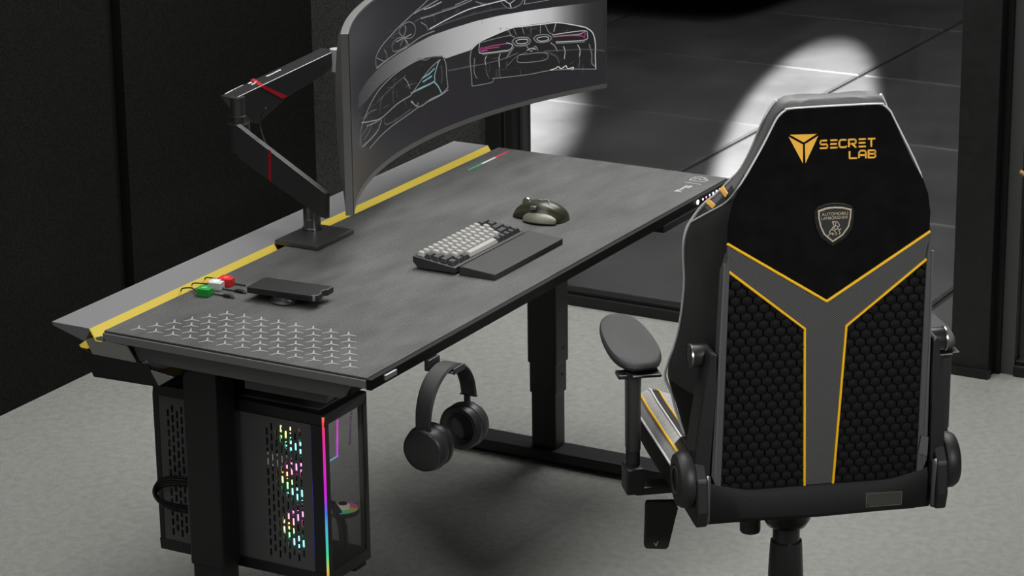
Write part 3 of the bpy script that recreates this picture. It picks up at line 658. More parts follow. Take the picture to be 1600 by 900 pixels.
# ------------------------------------------------------------------ computer case hung under the desk
pc = thing('computer_case', 'black computer case with perforated side and rainbow lights under the desk', 'computer', (.23,.39,.205))
PX, PX1, PY0, PY1, PZ0, PZ1 = .14,.292,.193,.583,.215,.558
cb = mat('case_black', (.016,.016,.017), .45, .1, bump=.03, bscale=600)
cin = mat('case_inside', (.03,.03,.03), .6)
b = B()
# frame edges
box(b, (PX,PY0,PZ1-.022), (PX1,PY1,PZ1)); box(b, (PX,PY0,PZ0), (PX1,PY1,PZ0+.022)); box(b, (PX,PY1-.012,PZ0+.022), (PX1,PY1,PZ1-.022))
box(b, (PX,PY0,PZ0+.022), (PX+.018,PY0+.03,PZ1-.022)); box(b, (PX1-.014,PY0,PZ0+.022), (PX1,PY0+.014,PZ1-.022)); box(b, (PX1-.012,PY1-.03,PZ0+.022), (PX1,PY1-.012,PZ1-.022))
obj('case_frame', b, cb, pc, bevel=.0015)
b = B(); box(b, (PX+.018,PY0+.02,PZ1), (PX1-.02,PY1-.05,PZ1+.004)); obj('top_panel', b, mat('case_top', rgb(88,88,88), .5, .2), pc, bevel=.001)
for lo_, hi_ in (((PX+.02,PY0+.03,PZ0-.010), (PX+.05,PY0+.07,PZ0)), ((PX+.02,PY1-.05,PZ0-.01), (PX+.05,PY1-.01,PZ0)), ((PX1-.05,PY0+.005,PZ0-.012), (PX1-.01,PY0+.1,PZ0))): obj('case_foot', bx(lo_, hi_), soft_black, pc, bevel=.002)
# perforated side panel: real slots
def slotted(y0, y1, z0, z1, slots, x, th):
    ysb = sorted({y0,y1,*[s[0] for s in slots],*[s[1] for s in slots]})
    b = B()
    cols = {}
    for s in slots: cols.setdefault((s[0],s[1]),[]).append((s[2],s[3]))
    for ya, yb in zip(ysb, ysb[1:]):
        if (ya,yb) in cols:
            zc = z0
            for a, c_ in sorted(cols[(ya,yb)]): box(b, (x,ya,zc), (x+th,yb,a)); zc = c_
            box(b, (x,ya,zc), (x+th,yb,z1))
        else: box(b, (x,ya,z0), (x+th,yb,z1))
    bmesh.ops.remove_doubles(b, verts=b.verts, dist=1e-6); return b
slots = []
def slotgroup(yc0, ncol, dy, zt, zb, dz, w):
    for k in range(ncol):
        y = yc0+dy*k; z = zt-(dz/2 if k%2 else 0)
        while z-dz*.72 > zb: slots.append((round(y-w/2,5), round(y+w/2,5), z-dz*.72, z)); z -= dz
slotgroup(.248, 8, .0107, .522, .245, .0205, .0046)
slotgroup(.476, 8, .0107, .520, .245, .0205, .0046)
sp = obj('side_panel', slotted(PY0+.03, PY1-.012, PZ0+.022, PZ1-.022, slots, PX+.001, .003), mat('panel_dark', (.10,.10,.10), .5, 0), pc)
b = B(); box(b, (PX+.03,PY0+.05,PZ0+.022), (PX+.0325,PY1-.012,PZ1-.022)); 
# three lit fans behind the panel
def fan_ring(parent, c, ax, r0, r1, seg=64, name='ring_light', depth=.006, es=1):
    b = B(); lay = b.loops.layers.float_color.new('col'); d = Vector(ax).normalized(); x, y = frame(d); prev = None; first = None
    for k in range(seg+1):
        t = 2*math.pi*k/seg; rr = x*math.cos(t)+y*math.sin(t); uu = (1-(rr.z if abs(d.x) > .5 else rr.x))/2; h = (.88+.62*uu) % 1
        import colorsys
        col = colorsys.hsv_to_rgb(h, .8, 1)
        cur = (b.verts.new(c+rr*r0), b.verts.new(c+rr*r1), b.verts.new(c+rr*r1+d*depth), b.verts.new(c+rr*r0+d*depth), col)
        if prev:
            for i in range(4):
                f = b.faces.new((prev[i], cur[i], cur[(i+1)%4], prev[(i+1)%4]))
                for l, cc_ in zip(f.loops, (prev[4],cur[4],cur[4],prev[4])): l[lay] = (*cc_,1)
        prev = cur
    return obj(name, b, vcol_emit(name+'_glow', es), parent)
for zc in (.507,.412,.314):
    c = Vector((PX+.008, .258, zc))
    b = B(); s = .041
    for a in range(4):
        pass
    ring = []
    lathe(b, [(.0385,0),(.043,0),(.043,.02),(.0385,.02),(.0385,0)], c, (1,0,0), 40); fn = obj('fan', b, soft_black, pc, smooth=True)
    fan_ring(fn, c, (1,0,0), .018, .0384, es=4.2)
    b = B()
    for k in range(7):
        t = 2*math.pi*k/7; x, y = Vector((0,1,0)), Vector((0,0,1))
        f_ = lambda rr, tt, dx: c+Vector((dx,0,0))+x*math.cos(tt)*rr+y*math.sin(tt)*rr
        prism(b, [f_(.010,t,-.001), f_(.037,t+.10,-.001), f_(.037,t+.22,-.0005), f_(.010,t+.4,-.0005)], (.001,0,0))
    cyl(b, c+Vector((-.004,0,0)), c+Vector((.012,0,0)), .012, seg=24)
    obj('fan_blades', b, mat('blade_smoke', (.004,.004,.004), .4), fn)
# rainbow corner strip
def grad_strip(name, p0, p1, wv, dv_, stops, es, parent, n=24):
    b = B(); lay = b.loops.layers.float_color.new('col'); prev = None; p0, p1, wv, dv_ = map(Vector, (p0,p1,wv,dv_))
    for k in range(n+1):
        t = k/n
        for (t0,c0),(t1,c1) in zip(stops, stops[1:]):
            if t0 <= t <= t1+1e-9: f = (t-t0)/(t1-t0); col = tuple(c0[i]+(c1[i]-c0[i])*f for i in range(3)); break
        p = p0.lerp(p1,t); cur = (b.verts.new(p), b.verts.new(p+wv), b.verts.new(p+wv+dv_), b.verts.new(p+dv_), col)
        if prev:
            for i in range(4):
                f = b.faces.new((prev[i], cur[i], cur[(i+1)%4], prev[(i+1)%4]))
                for l, cc_ in zip(f.loops, (prev[4],cur[4],cur[4],prev[4])): l[lay] = (*cc_,1)
        prev = cur
    return obj(name, b, vcol_emit(name+'_glow', es), parent)
st = [(0,rgb(255,110,60)),(.05,rgb(240,60,90)),(.14,rgb(235,40,150)),(.48,rgb(200,30,220)),(.56,rgb(60,90,230)),(.65,rgb(70,170,220)),(.85,rgb(60,220,140)),(.93,rgb(220,190,70)),(1,rgb(255,80,40))]
ls = grad_strip('light_strip', (PX-.0005,PY0-.0008,PZ1-.004), (PX-.0005,PY0-.0008,PZ0+.006), (.0026,0,0), (0,.004,0), st, 1.0, pc); ls.o['label'] = 'rainbow light strip down the case corner'
st2 = [(0,rgb(60,60,140)),(.3,rgb(50,60,120)),(.5,rgb(110,60,200)),(.75,rgb(60,80,220)),(1,rgb(50,60,160))]
grad_strip('bevel_reflection', (PX+.0002,PY0+.0285,PZ1-.03), (PX+.0002,PY0+.0285,PZ0+.05), (.002,0,0), (0,.0016,0), st2, .35, pc)  # emissive sliver standing in for fan glow reflected on the panel bevel
# front glass and what shows through it
obj('side_glass', bx((PX1-.004,PY0+.014,PZ0+.022), (PX1-.001,PY1-.03,PZ1-.022)), glass('side_smoked_glass', (.8,.8,.8), .4), pc)
obj('front_glass', bx((PX+.018,PY0+.002,PZ0+.022), (PX1-.014,PY0+.005,PZ1-.022)), glass('smoked_glass', (.78,.78,.79), .5), pc)
b = B(); box(b, (PX+.030,PY0+.02,.45), (PX+.044,PY1-.02,PZ1-.024)); box(b, (PX+.030,PY0+.09,PZ0+.024), (PX+.034,PY1-.02,.42)); obj('inner_shroud', b, soft_black, pc)
b = B(); box(b, (PX+.05,PY1-.03,PZ0+.024), (PX1-.01,PY1-.02,PZ1-.024)); obj('inner_back_panel', b, mat('case_grey_inside', rgb(75,75,72), .6), pc)
import colorsys
for k in range(26):
    p = ony(527.3, 640+k*2.9, PY0+.014); b = B(); box(b, (p.x-.0016,PY0+.013,p.z-.0009), (p.x+.0016,PY0+.016,p.z+.0009))
    c_ = colorsys.hsv_to_rgb(.92-.14*k/25,.9,1); obj('light_dot', b, mat('dot_%d'%k, c_, .5, emit=c_, es=.9), pc)
for k in range(6):
    p = ony(526.5-k*2.9, 713.5+k*1.7, PY0+.014); b = B(); box(b, (p.x-.0014,PY0+.013,p.z-.0009), (p.x+.0014,PY0+.016,p.z+.0009))
    c_ = colorsys.hsv_to_rgb(.62-.02*k,.75,1); obj('light_dot', b, mat('dotb_%d'%k, c_, .5, emit=c_, es=.9), pc)
for k in range(18):
    p = ony(549.5-(k*.15), 628+k*3.9, PY0+.05); b = B(); box(b, (p.x-.0014,PY0+.049,p.z-.0009), (p.x+.0014,PY0+.052,p.z+.0009))
    c_ = colorsys.hsv_to_rgb(.92-.2*k/17,.85,1); obj('light_dot', b, mat('dotc_%d'%k, c_, .5, emit=c_, es=.13), pc)
fc = Vector((.252, PY0+.036, ony(543,790,PY0+.036).z)); 
b = B(); lathe(b, [(0,-.008),(.032,-.008),(.032,0),(0,0)], fc, (0,0,1)); bf = obj('bottom_fan', b, soft_black, pc, smooth=True)
fan_ring(bf, fc+Vector((0,0,.0005)), (0,0,1), .013, .030, name='fan_glow', depth=.001, es=.22)
b = B(); lathe(b, [(0,.0),(.013,0),(.014,.007),(.011,.010),(0,.010)], fc, (0,0,1)); obj('fan_hub', b, mat('hub_white', rgb(190,185,175), .4, emit=rgb(200,190,175), es=.35), bf, smooth=True)
b = B(); cyl(b, fc+Vector((0,0,.010)), fc+Vector((0,0,.0112)), .009, seg=24); obj('hub_cap', b, soft_black, bf)
b = B()
for k, dx in enumerate((0,.012)):
    pts = [ony(512+dx*600,780+6*k,PY0+.03), ony(524+dx*500,800,PY0+.03), ony(532+dx*500,822,PY0+.03), ony(535+dx*400,852,PY0+.03)]
    tube(b, smooth_path(pts,6), .0055, 12)
obj('cooling_hose', b, black_plastic, pc, smooth=True)
p = ony(514,815,PY0+.022); b = B(); box(b, (p.x-.002,PY0+.02,p.z-.011), (p.x+.0015,PY0+.022,p.z+.009)); obj('status_light', b, mat('blue_led', (.2,.25,1), .5, emit=(.25,.35,1), es=1.0), pc)
# bracket carrying the case from the desk underside
b = B(); box(b, (.20,.25,PZ1+.0045), (.26,.50,PZ1+.008)); box(b, (.20,.25,PZ1+.006), (.204,.50,.6495)); box(b, (.256,.25,PZ1+.006), (.26,.50,.6495)); obj('hanging_bracket', b, black_metal, pc)
b = B(); box(b, (.10,.14,.600), (.125,.34,.652)); 
for v in b.verts:
    if v.co.z < .62: v.co.y += .02 if v.co.y < .2 else 0
obj('crossbar_end', b, mat('apron_grey', (0,0,0)), desk, bevel=.001)
# cable bundle looping behind the leg
b = B()
for k in range(7):
    jx, jy = random.uniform(-1.5,1.5), random.uniform(-1,1); sc_ = .55+.45*k/6
    q = [(292,746),(268,744),(250,748),(240.5,760),(241,774),(252,788),(270,797),(293,801)]
    pts = [onx(246+(px_-246)*1+ (0 if i_ in (0,7) else jx+(1-sc_)*9), 775+(py_-775)*sc_+jy, .118-.002*k) for i_, (px_,py_) in enumerate(q)]
    tube(b, smooth_path(pts,5), .0019, 8)
tag(obj('cable_bundle', b, mat('cable_black', (.012,.012,.012), .35), smooth=True), 'bundle of black cables looping out behind the near desk leg', 'cables')

# ------------------------------------------------------------------ headphones and hook
HX, HY = .207, -.034
hk = thing('headphone_hook', 'small grey metal hook under the front desk edge holding the headphones', 'hook', (HX,-.01,.66))
b = B(); box(b, (HX-.020,-.011,.662), (HX+.020,.0,.6835)); box(b, (HX-.018,-.0605,.664), (HX+.018,-.011,.6675)); obj('hook_body', b, mat('hook_grey', (.045,.045,.045), .4, .4), hk, bevel=.002)
b = B(); box(b, (HX-.020,-.064,.664), (HX+.020,-.0605,.676)); obj('hook_lip', b, mat('hook_grey', (0,0,0)), hk, bevel=.0015)
hp = thing('headphones', 'black over-ear headphones hanging from the hook under the front edge', 'headphones', (HX,HY,.50))
def band_pt(t): # t: angle 0..pi from near (-x) to far
    return Vector((HX-.083*math.cos(t), HY, .578+.0935*math.sin(t)**.9 if math.sin(t) > 0 else .578))
b = B(); rings = []
T0, T1 = -.0, math.pi*.97
for k in range(41):
    t = T0+(T1-T0)*k/40; p = band_pt(t); q = band_pt(min(t+.02,math.pi)); d = (q-p); 
    if d.length < 1e-6: d = Vector((0,0,-1))
    d.normalize(); n = Vector((-d.z,0,d.x)); n = n if (p-Vector((HX,HY,.56))).dot(n) > 0 else -n
    w = .0165+.003*math.sin(t); rings.append([p+Vector((0,-w,0)), p+Vector((0,-w*.8,0))+n*.004, p+Vector((0,w*.8,0))+n*.004, p+Vector((0,w,0)), p+Vector((0,w*.8,0))-n*.003, p+Vector((0,-w*.8,0))-n*.003])
# straighten the lower ends
rings.insert(0, [v+Vector((.003,0,-.012)) for v in rings[0]])
loft(b, rings); obj('headband', b, mat('headband_black', (.02,.02,.02), .55), hp, smooth=True)
def cup(x, s):
    # s=-1: outer face towards -x
    c = Vector((x,HY+.0,.535)); ax = Vector((s,.0,-.05 if s<0 else 0.0)).normalized()
    b = B(); lathe(b, [(0,.019),(.036,.019),(.0385,.0175),(.041,.012),(.044,-.0),(.042,-.008),(0,-.008)], c, ax, 48); o = obj('ear_cup', b, mat('cup_black', (.024,.024,.025), .42), hp, smooth=True)
    b = B(); lathe(b, [(.024,-.008),(.041,-.008),(.0435,-.013),(.0435,-.022),(.040,-.029),(.033,-.0295),(.027,-.025),(.024,-.014),(.024,-.008)], c, ax, 48); obj('ear_pad', b, mat('pad_black', (.014,.014,.014), .4), o, smooth=True)
    b = B(); lathe(b, [(0,-.0125),(.0245,-.0125),(.0245,-.009),(0,-.009)], c, ax, 32); obj('speaker_mesh', b, mat('mesh_grey', (.03,.03,.03), .8), o)
    b = B(); lathe(b, [(.0375,.0180),(.0388,.0180),(.0388,.0188),(.0375,.0192)], c, ax, 48); obj('rim', b, mat('rim_grey', (.09,.09,.09), .3, .7), o, smooth=True)
    b = B(); p = c+Vector((s*.004,0,.043)); tube(b, [p+Vector((0,0,-.012)), p, Vector((HX+s*.081,HY,.572))], .0045, 10); obj('yoke', b, mat('yoke_metal', (.05,.05,.05), .3, .6), hp, smooth=True)
b = B(); box(b, (HX+.0785,HY-.003,.566), (HX+.0835,HY+.009,.594)); obj('slider', b, mat('headband_black', (0,0,0)), hp, bevel=.001)
b = B(); box(b, (HX+.0785,HY-.0175,.5885), (HX+.0855,HY+.0175,.5905)); obj('band_end', b, mat('rim_grey', (.09,.09,.09), .3, .7), hp)
cup(HX-.072, -1); cup(HX+.070, 1)

# ================================================================== CHAIR
CH = Vector((.47234, -.66063, 0)); CA = R_(39.5)
fw_ = Vector((math.cos(CA), math.sin(CA), 0)); rt_ = Vector((math.sin(CA), -math.cos(CA), 0))
ch = thing('gaming_chair', 'black and grey gaming chair with yellow piping seen from behind at the desk', 'chair', CH, CA-math.pi/2)
# local frame: x right, y forward, z up
RHO = R_(4); ZBK = .42
def bk(a, b_, d=0): return Vector((a, -b_*math.sin(RHO)+d*math.cos(RHO), ZBK+b_*math.cos(RHO)+d*math.sin(RHO)))
def chl(name, bm, m, par=None, **k):
    return obj(name, bm, m, par or ch, world=False, **k)
NB = bk(0,0,-1)-bk(0,0,0)      # rear normal in local coordinates
U_ = (bk(0,1)-bk(0,0))
CM = ch.m
BP0 = CM @ bk(0,0,0); BN = (CM.to_3x3() @ NB)
def bpix(px, py, off=0):
    """photo direction -> (a,b) on the rear plane of the backrest"""
    p = CM.inverted() @ hit(px, py, BP0+BN*off, BN); return p.x, (p-bk(0,0)).dot(U_)

def wing_pt(px, py, d):
    p = CM.inverted() @ hit(px, py, BP0-BN*d, BN); return -p.x, (p-bk(0,0,d)).dot(U_)
def wrear(bb):
    T_ = [(-.03,.186),(.03,.193),(.20,.192),(.40,.189),(.52,.186),(.56,.183),(.60,.176),(.625,.168),(.655,.151),(.70,.128),(.735,.110),(.755,.101),(.765,.096),(.785,.078)]
    for (b0,w0),(b1,w1_) in zip(T_, T_[1:]):
        if b0 <= bb <= b1: return w0+(w1_-w0)*(bb-b0)/(b1-b0)
    return T_[0][1] if bb < T_[0][0] else T_[-1][1]
rows_ = [(-.03,.186,.205,.07),(.03,.193,.212,.085)]
for px, py, d in ((1069,676,.12),(1056,640,.14),(1048,611,.15),(1038.5,587,.155),(1043,565,.155),(1050,545,.152),(1058,520,.15),(1063,495,.148),(1067,465,.146),(1069,435,.145),(1067.5,400,.143),(1068,375,.14),(1072,357,.134),(1080,342,.127),(1098,319,.112),(1118,303,.098),(1140,281,.082),(1158,262,.070),(1176,227,.058),(1190,193,.048),(1203,168,.042),(1213,156,.036)):
    w_, bb = wing_pt(px, py, d); rows_.append((bb, wrear(bb)-.0015, w_, d))
rows_ = sorted(r for r in rows_ if r[0] < .785)
def wing_at(bb, t):
    for u_, v_ in zip(rows_, rows_[1:]):
        if u_[0] <= bb <= v_[0]:
            f = (bb-u_[0])/(v_[0]-u_[0]); wr, wt, dt = (u_[i]+(v_[i]-u_[i])*f for i in (1,2,3)); return wr+(wt-wr)*(.1+.9*t), dt*t
def sect(b_, wr, wt, dt):
    L_ = [(wr,.004),(wr+(wt-wr)*.45,dt*.33),(wr+(wt-wr)*.85,dt*.72),(wt,dt*.97),(wt-.006,dt+.012),(wt-.03,dt+.016),(wt*.72,dt*.85),(wt*.5,dt*.62+.015),(0,dt*.5+.025)]
    pts = [bk(-a, b_, d) for a, d in L_]+[bk(a, b_, d) for a, d in L_[-2::-1]]
    return pts
b = B(); rings = [sect(*r) for r in rows_]
top = rows_[-1]; cen = sect(top[0]+.008, top[1]*.88, top[2]*.88, top[3]*.85); rings.append([Vector((p.x, p.y+.004, p.z)) for p in cen])
vs, fs = loft(b, rings, closed=True)
BT = wing_pt(1078,344,.13)[1]-.004
for i, k, f in fs:
    nk = len(rings[0]); outer = k in (0,1,2,3) or k in (nk-2,nk-3,nk-4,nk-5)
    bb = rows_[i][0] if i < len(rows_) else 1
    if bb >= (BT+.10 if k in (0,nk-2) else BT+.07 if k in (1,nk-3) else BT+.03 if k in (2,nk-4) else BT): f.material_index = 1
    elif outer: f.material_index = 0 if bb > .2 else 2
    else: f.material_index = 1
chl('backrest_cushion', b, [carbon_dark, grey_leather, black_leather], smooth=True, sub=1)
# silver piping along the wing edge
path = [bk(-r[2]-.0005, r[0], r[3]*.97) for r in rows_[2:]]; pathR = [bk(r[2]+.0005, r[0], r[3]*.97) for r in rows_[2:]]
b = B(); tube(b, smooth_path(path,4), .0026, 8); tube(b, smooth_path(pathR,4), .0026, 8); chl('wing_piping', b, silver_piping, smooth=True)
# ---- rear cover panels
def region(pts, th, off, cuts=0):
    b = B(); prism(b, [bk(a, b_, -off) for a, b_ in pts], NB*th); return b
S_ = lambda L_: L_+[(-a,b_) for a,b_ in L_[::-1]]
vy = .405; 
upper = [(0,vy),(-.184,.526),(-.1845,.56),(-.178,.597),(-.168,.623),(-.150,.652),(-.128,.695),(-.108,.737),(-.100,.752),(-.088,.763),(-.07,.767),(.07,.767),(.088,.763),(.100,.752),(.108,.737),(.128,.695),(.150,.652),(.168,.623),(.178,.597),(.1845,.56),(.184,.526)]
chl('upper_rear_panel', region(upper, .007, 0), suede, bevel=.003)
stripe_pts = [(0,vy),(-.184,.526),(-.187,.480),(-.038,.356),(-.0265,.045),(.0265,.045),(.038,.356),(.187,.480),(.184,.526)]
chl('rear_stripe', region(stripe_pts, .006, 0), carbon, bevel=.0015)
hexm = quilt_m
def quilt(s):
    reg = [(-.187*s*1,.478),(-.0385*s,.354),(-.027*s,.046),(-.186*s,.045),(-.192*s,.08),(-.190*s,.30)]
    b = B(); hw = .0106; r = hw*2/math.sqrt(3); ky = .86; step_y = r*1.5*ky
    j = 0; b_ = .02
    while b_ < .52:
        a = -.22+(hw if j%2 else 0)
        while a < .22:
            if -.21 < s*-a*-1*-1 or True:
                rings_ = []
                for rad, h in ((r*.995,-.0005),(r*.94,.0026),(r*.80,.0046),(r*.40,.0055)):
                    rings_.append([bk(a+rad*math.sin(R_(60*q_+0)), b_+rad*ky*math.cos(R_(60*q_+0)), -.001-h) for q_ in range(6)])
                vv = [[b.verts.new(p) for p in rg] for rg in rings_]
                cvt = b.verts.new(bk(a,b_,-.009))
                for q1, q2 in zip(vv, vv[1:]):
                    for k in range(6): b.faces.new((q1[k], q1[(k+1)%6], q2[(k+1)%6], q2[k]))
                for k in range(6): b.faces.new((vv[-1][k], vv[-1][(k+1)%6], cvt))
            a += hw*2
        b_ += step_y; j += 1
    # clip against the region's edges
    n = len(reg); area = sum(reg[i][0]*reg[(i+1)%n][1]-reg[(i+1)%n][0]*reg[i][1] for i in range(n))
    for i in range(n):
        p, q_ = reg[i], reg[(i+1)%n]; P, Q = bk(*p), bk(*q_); d = (Q-P); nrm = d.cross(NB); nrm.normalize()
        mid_ = sum((bk(*x) for x in reg), Vector())/n
        if (mid_-P).dot(nrm) > 0: nrm = -nrm
        bmesh.ops.bisect_plane(b, geom=b.verts[:]+b.edges[:]+b.faces[:], plane_co=P, plane_no=nrm, clear_outer=True)
    # backing
    prism(b, [bk(x,y,.0005) for x,y in reg], NB*.001)
    chl('quilted_panel', b, hexm, smooth=True)
quilt(1); quilt(-1)
# yellow piping
b = B(); o_ = -.007
for s in (-1,1):
    tube(b, [bk(0,vy,o_), bk(s*.185,.526,o_)], .0026, 8); tube(b, [bk(s*.188,.479,o_), bk(s*.0385,.355,o_), bk(s*.0268,.045,o_)], .0026, 8)
yp = chl('yellow_piping', b, yellow_piping, smooth=True); yp.o['label'] = 'bright yellow piping along the rear stripe'
b = B(); pu = upper[6:-6]
def sp_(bb, t, s): a, d = wing_at(bb, t); return bk(s*(a+.001), bb, d-.002)
lft = [sp_(BT,1,-1), sp_(BT+.035,.72,-1), sp_(BT+.07,.40,-1), bk(-.163,.634,-.001)]
pth = lft+[bk(a*1.012, bb+.001, -.003) for a, bb in pu]+[Vector((-p.x,p.y,p.z)) for p in lft[::-1]]; tube(b, smooth_path(pth,4), .0017, 8); chl('panel_piping', b, silver_piping, smooth=True)
# side trims of the lower rear
for s in (-1,1):
    b = B(); prism(b, [bk(s*a,bb,.012) for a,bb in ((.183,.505),(.193,.47),(.203,.08),(.192,.05),(.184,.05),(.180,.48))], NB*.0225); chl('side_trim', b, mat('trim_grey', (.075,.075,.075), .5), bevel=.002)
    b = B(); tube(b, [bk(s*.190,.49,-.0105), bk(s*.1945,.30,-.0105), bk(s*.1965,.07,-.0105)], .0022, 8); chl('trim_bead', b, mat('trim_bead_grey', (.11,.11,.11), .45), smooth=True)
# recline arms (plastic covers rising from the pivots)
for s in (-1,1):
    b = B(); rings = []
    for z, x0, x1, y0, y1 in ((.45,.208,.236,-.02,.07),(.52,.206,.236,-.018,.055),(.60,.203,.230,-.022,.04),(.67,.200,.222,-.022,.03),(.74,.200,.212,-.02,.02)):
        rings.append([Vector((s*x0,y0-.02*(z-.45)/.3,z)), Vector((s*x1,y0+.006-.02*(z-.45)/.3,z)), Vector((s*x1,y1,z)), Vector((s*x0,y1,z))])
    loft(b, rings); chl('recline_arm', b, charcoal_plastic if False else mat('arm_plastic', (.015,.015,.015), .5), bevel=.004)
    # knob on the wing
    b = B(); kx, ky, kz_ = .205, .012, .722
    lathe(b, [(0,0),(.021,0),(.021,.030),(.0185,.034),(0,.034)], (s*kx,ky,kz_), (s,0,0), 32); kn = chl('recline_knob', b, black_plastic, smooth=True)
    b = B(); lathe(b, [(.0195,.030),(.0225,.030),(.0225,.033),(.0195,.0345)], (s*kx,ky,kz_), (s,0,0), 32); chl('knob_ring', b, chrome, kn, smooth=True)
# bottom band of the backrest
b = B(); rings = []
NX = 24
for i in range(NX+1):
    a = -.212+.424*i/NX; u_ = abs(a)/.212; topb = .046+.022*max(0,(u_-.6)/.4)**1.3; botb = -.020+.004*u_; bul = .016*(1-u_**4)
    rings.append([bk(a,topb,.015), bk(a,topb,-.010), bk(a,topb-.012,-.014-bul*.4), bk(a,botb+.012,-.012-bul*.6), bk(a,botb,-.008), bk(a,botb,.05)])
loft(b, rings); chl('lower_rear_band', b, black_leather, smooth=True)
q = [bpix(*p_, .016) for p_ in ((1352,769),(1408,766),(1407,786),(1352,790))]
b = B(); prism(b, [bk(a,bb,-.017) for a,bb in q], NB*.004); ft = chl('fabric_tag', b, mat('tag_olive', rgb(58,58,52), .8)); 
b = B(); 
for i in range(4): stroke(b, bk(*q[i],-.0212), bk(*q[(i+1)%4],-.0212), .0012, NB)
chl('tag_border', b, grey_print if False else mat('tag_edge', rgb(95,95,85), .8), ft)
# side tab on the right
p4 = [bpix(*p_) for p_ in ((1436,676),(1447,678),(1445,708),(1431,703))]
b = B(); prism(b, [bk(a,bb,-.012) for a,bb in p4], NB*.002); chl('seam_tag', b, mat('tag_grey', (.10,.10,.10), .7))
# pivots, side covers and bracket plates
for s in (-1,1):
    b = B(); prism(b, [Vector((s*.214,y,z)) for y,z in ((-.035,.408),(-.045,.44),(-.04,.50),(-.01,.535),(.09,.54),(.20,.47),(.20,.44),(.06,.41))], (s*.022,0,0)); chl('side_cover', b, mat('cover_black', (.013,.013,.013), .5), bevel=.004)
    b = B(); lathe(b, [(0,.0),(.050,.0),(.052,.004),(.052,.018),(.047,.026),(.030,.028),(.028,.024),(0,.024)], (s*.236,.01,.487), (s,0,0), 48); pv = chl('pivot_disc', b, mat('cover_black', (0,0,0)), smooth=True)
    b = B(); lathe(b, [(.022,.0275),(.026,.0275),(.026,.0285),(.022,.0285)], (s*.236,.01,.487), (s,0,0), 32); chl('pivot_ring', b, mat('pivot_grey', (.06,.06,.06), .4), pv, smooth=True)
    b = B(); rr = .007; tube(b, [bk(s*.214,.085,-.022), bk(s*.214,.08,-.026), bk(s*.2145,.0,-.026), bk(s*.2145,-.005,-.022)], rr, 10); chl('bracket_plate', b, mat('bracket_steel', (.14,.14,.14), .35, .6), smooth=True)
# ---- writing on the rear
c8 = lambda x, y: bk(*bpix(1200+x/4.285, 190+y/4.285, .007), -.0073)
b = B()
for tri in (((145,87),(325,82),(238,138)),((137,100),(233,152),(233,280)),((335,95),(246,150),(250,278))): prism(b, [c8(*p_) for p_ in tri], NB*.0008)
prism(b, [c8(*p_) for p_ in ((228,262),(233,280),(252,278),(256,262))], NB*.0004) if False else None
def lett(strokes, x, y, w, h, sl=-.04, lw=.0031):
    for st_ in strokes:
        for (u0,v0),(u1,v1) in zip(st_, st_[1:]):
            P = (x+u0*w, y+v0*h+sl*(u0*w)); Q = (x+u1*w, y+v1*h+sl*(u1*w)); stroke(b, c8(*P), c8(*Q), lw, NB, .0008)
            cyl(b, c8(*Q), c8(*Q)+NB*.0008, lw/2, seg=8)
GL = {'S':[[(.98,0),(.1,0),(0,.12),(0,.38),(.1,.5),(.9,.5),(1,.62),(1,.88),(.9,1),(0,1)]], 'E':[[(.05,0),(1,0)],[(.05,.5),(.95,.5)],[(.05,1),(1,1)]],
      'C':[[(1,.1),(.9,0),(.2,0),(0,.2),(0,.8),(.2,1),(.9,1),(1,.9)],], 'R':[[(0,1),(0,0),(.85,0),(1,.12),(1,.45),(.85,.58),(.3,.58)],[(.5,.62),(1,1.05)]], 'T':[[(0,0),(1,0)],[(.5,0),(.5,1)]],
      'L':[[(0,0),(0,1),(1,1)]], 'A':[[(0,1),(0,.25),(.2,0),(.8,0),(1,.25),(1,1)],[(0,.62),(1,.62)]], 'B':[[(0,0),(.85,0),(1,.12),(1,.36),(.85,.48),(0,.48),(0,0)],[(.85,.48),(1,.6),(1,.88),(.85,1),(0,1),(0,.48)]]}
x = 350
for chn in 'SECRET':
    lett(GL[chn], x, 127-.04*(x-350), 46, 50); x += 63.5
x = 545
for chn in 'LAB':
    lett(GL[chn], x, 197-.04*(x-545), 46, 48); x += 63.5
chl('gold_lettering', b, gold_print)
# shield emblem
sh_o = [(307,600),(330,570),(380,550),(440,541),(510,545),(560,562),(577,590),(574,650),(560,715),(520,775),(430,832),(350,775),(318,710),(307,650)]
sh_i = [(331,592),(385,572),(440,566),(500,568),(557,581),(553,640),(540,700),(500,757),(430,804),(368,752),(345,700),(333,645)]
sh_c = [(343,600),(390,582),(440,576),(500,578),(546,590),(542,640),(530,695),(492,748),(430,790),(378,745),(356,698),(344,645)]
emb = chl('emblem_backing', (lambda bb: (prism(bb, [c8(*p_) for p_ in sh_o], NB*.002), bb)[1])(B()), mat('emblem_black', (.003,.003,.003), .5), bevel=.0008)
d8 = lambda x, y, o: c8(x,y)+NB*o
b = B(); prism(b, [d8(*p_,.002) for p_ in sh_i], NB*.0012); chl('shield', b, bronze, emb, bevel=.0004)
b = B(); prism(b, [d8(*p_,.0032) for p_ in sh_c], NB*.0005); chl('shield_field', b, mat('emblem_grey', (.03,.03,.03), .4), emb)
Rl = CM.to_3x3().inverted()
xax = Vector((1,0,0)); yax = U_.normalized(); zax = xax.cross(yax)
def emtext(s, x, y, size, wscale=1):
    p = d8(x,y,.0038); Mx = Matrix((xax*wscale, yax, zax)).transposed().to_4x4(); Mx.translation = p; return text_bm(s, size, Mx, .0005)
for s_t, x, y, sz, ws in (('AUTOMOBILI',444,622,.0082,.98),('LAMBORGHINI',440,648,.0078,.93)):
    chl('emblem_lettering', emtext(s_t,x,y,sz,ws), bronze, emb)
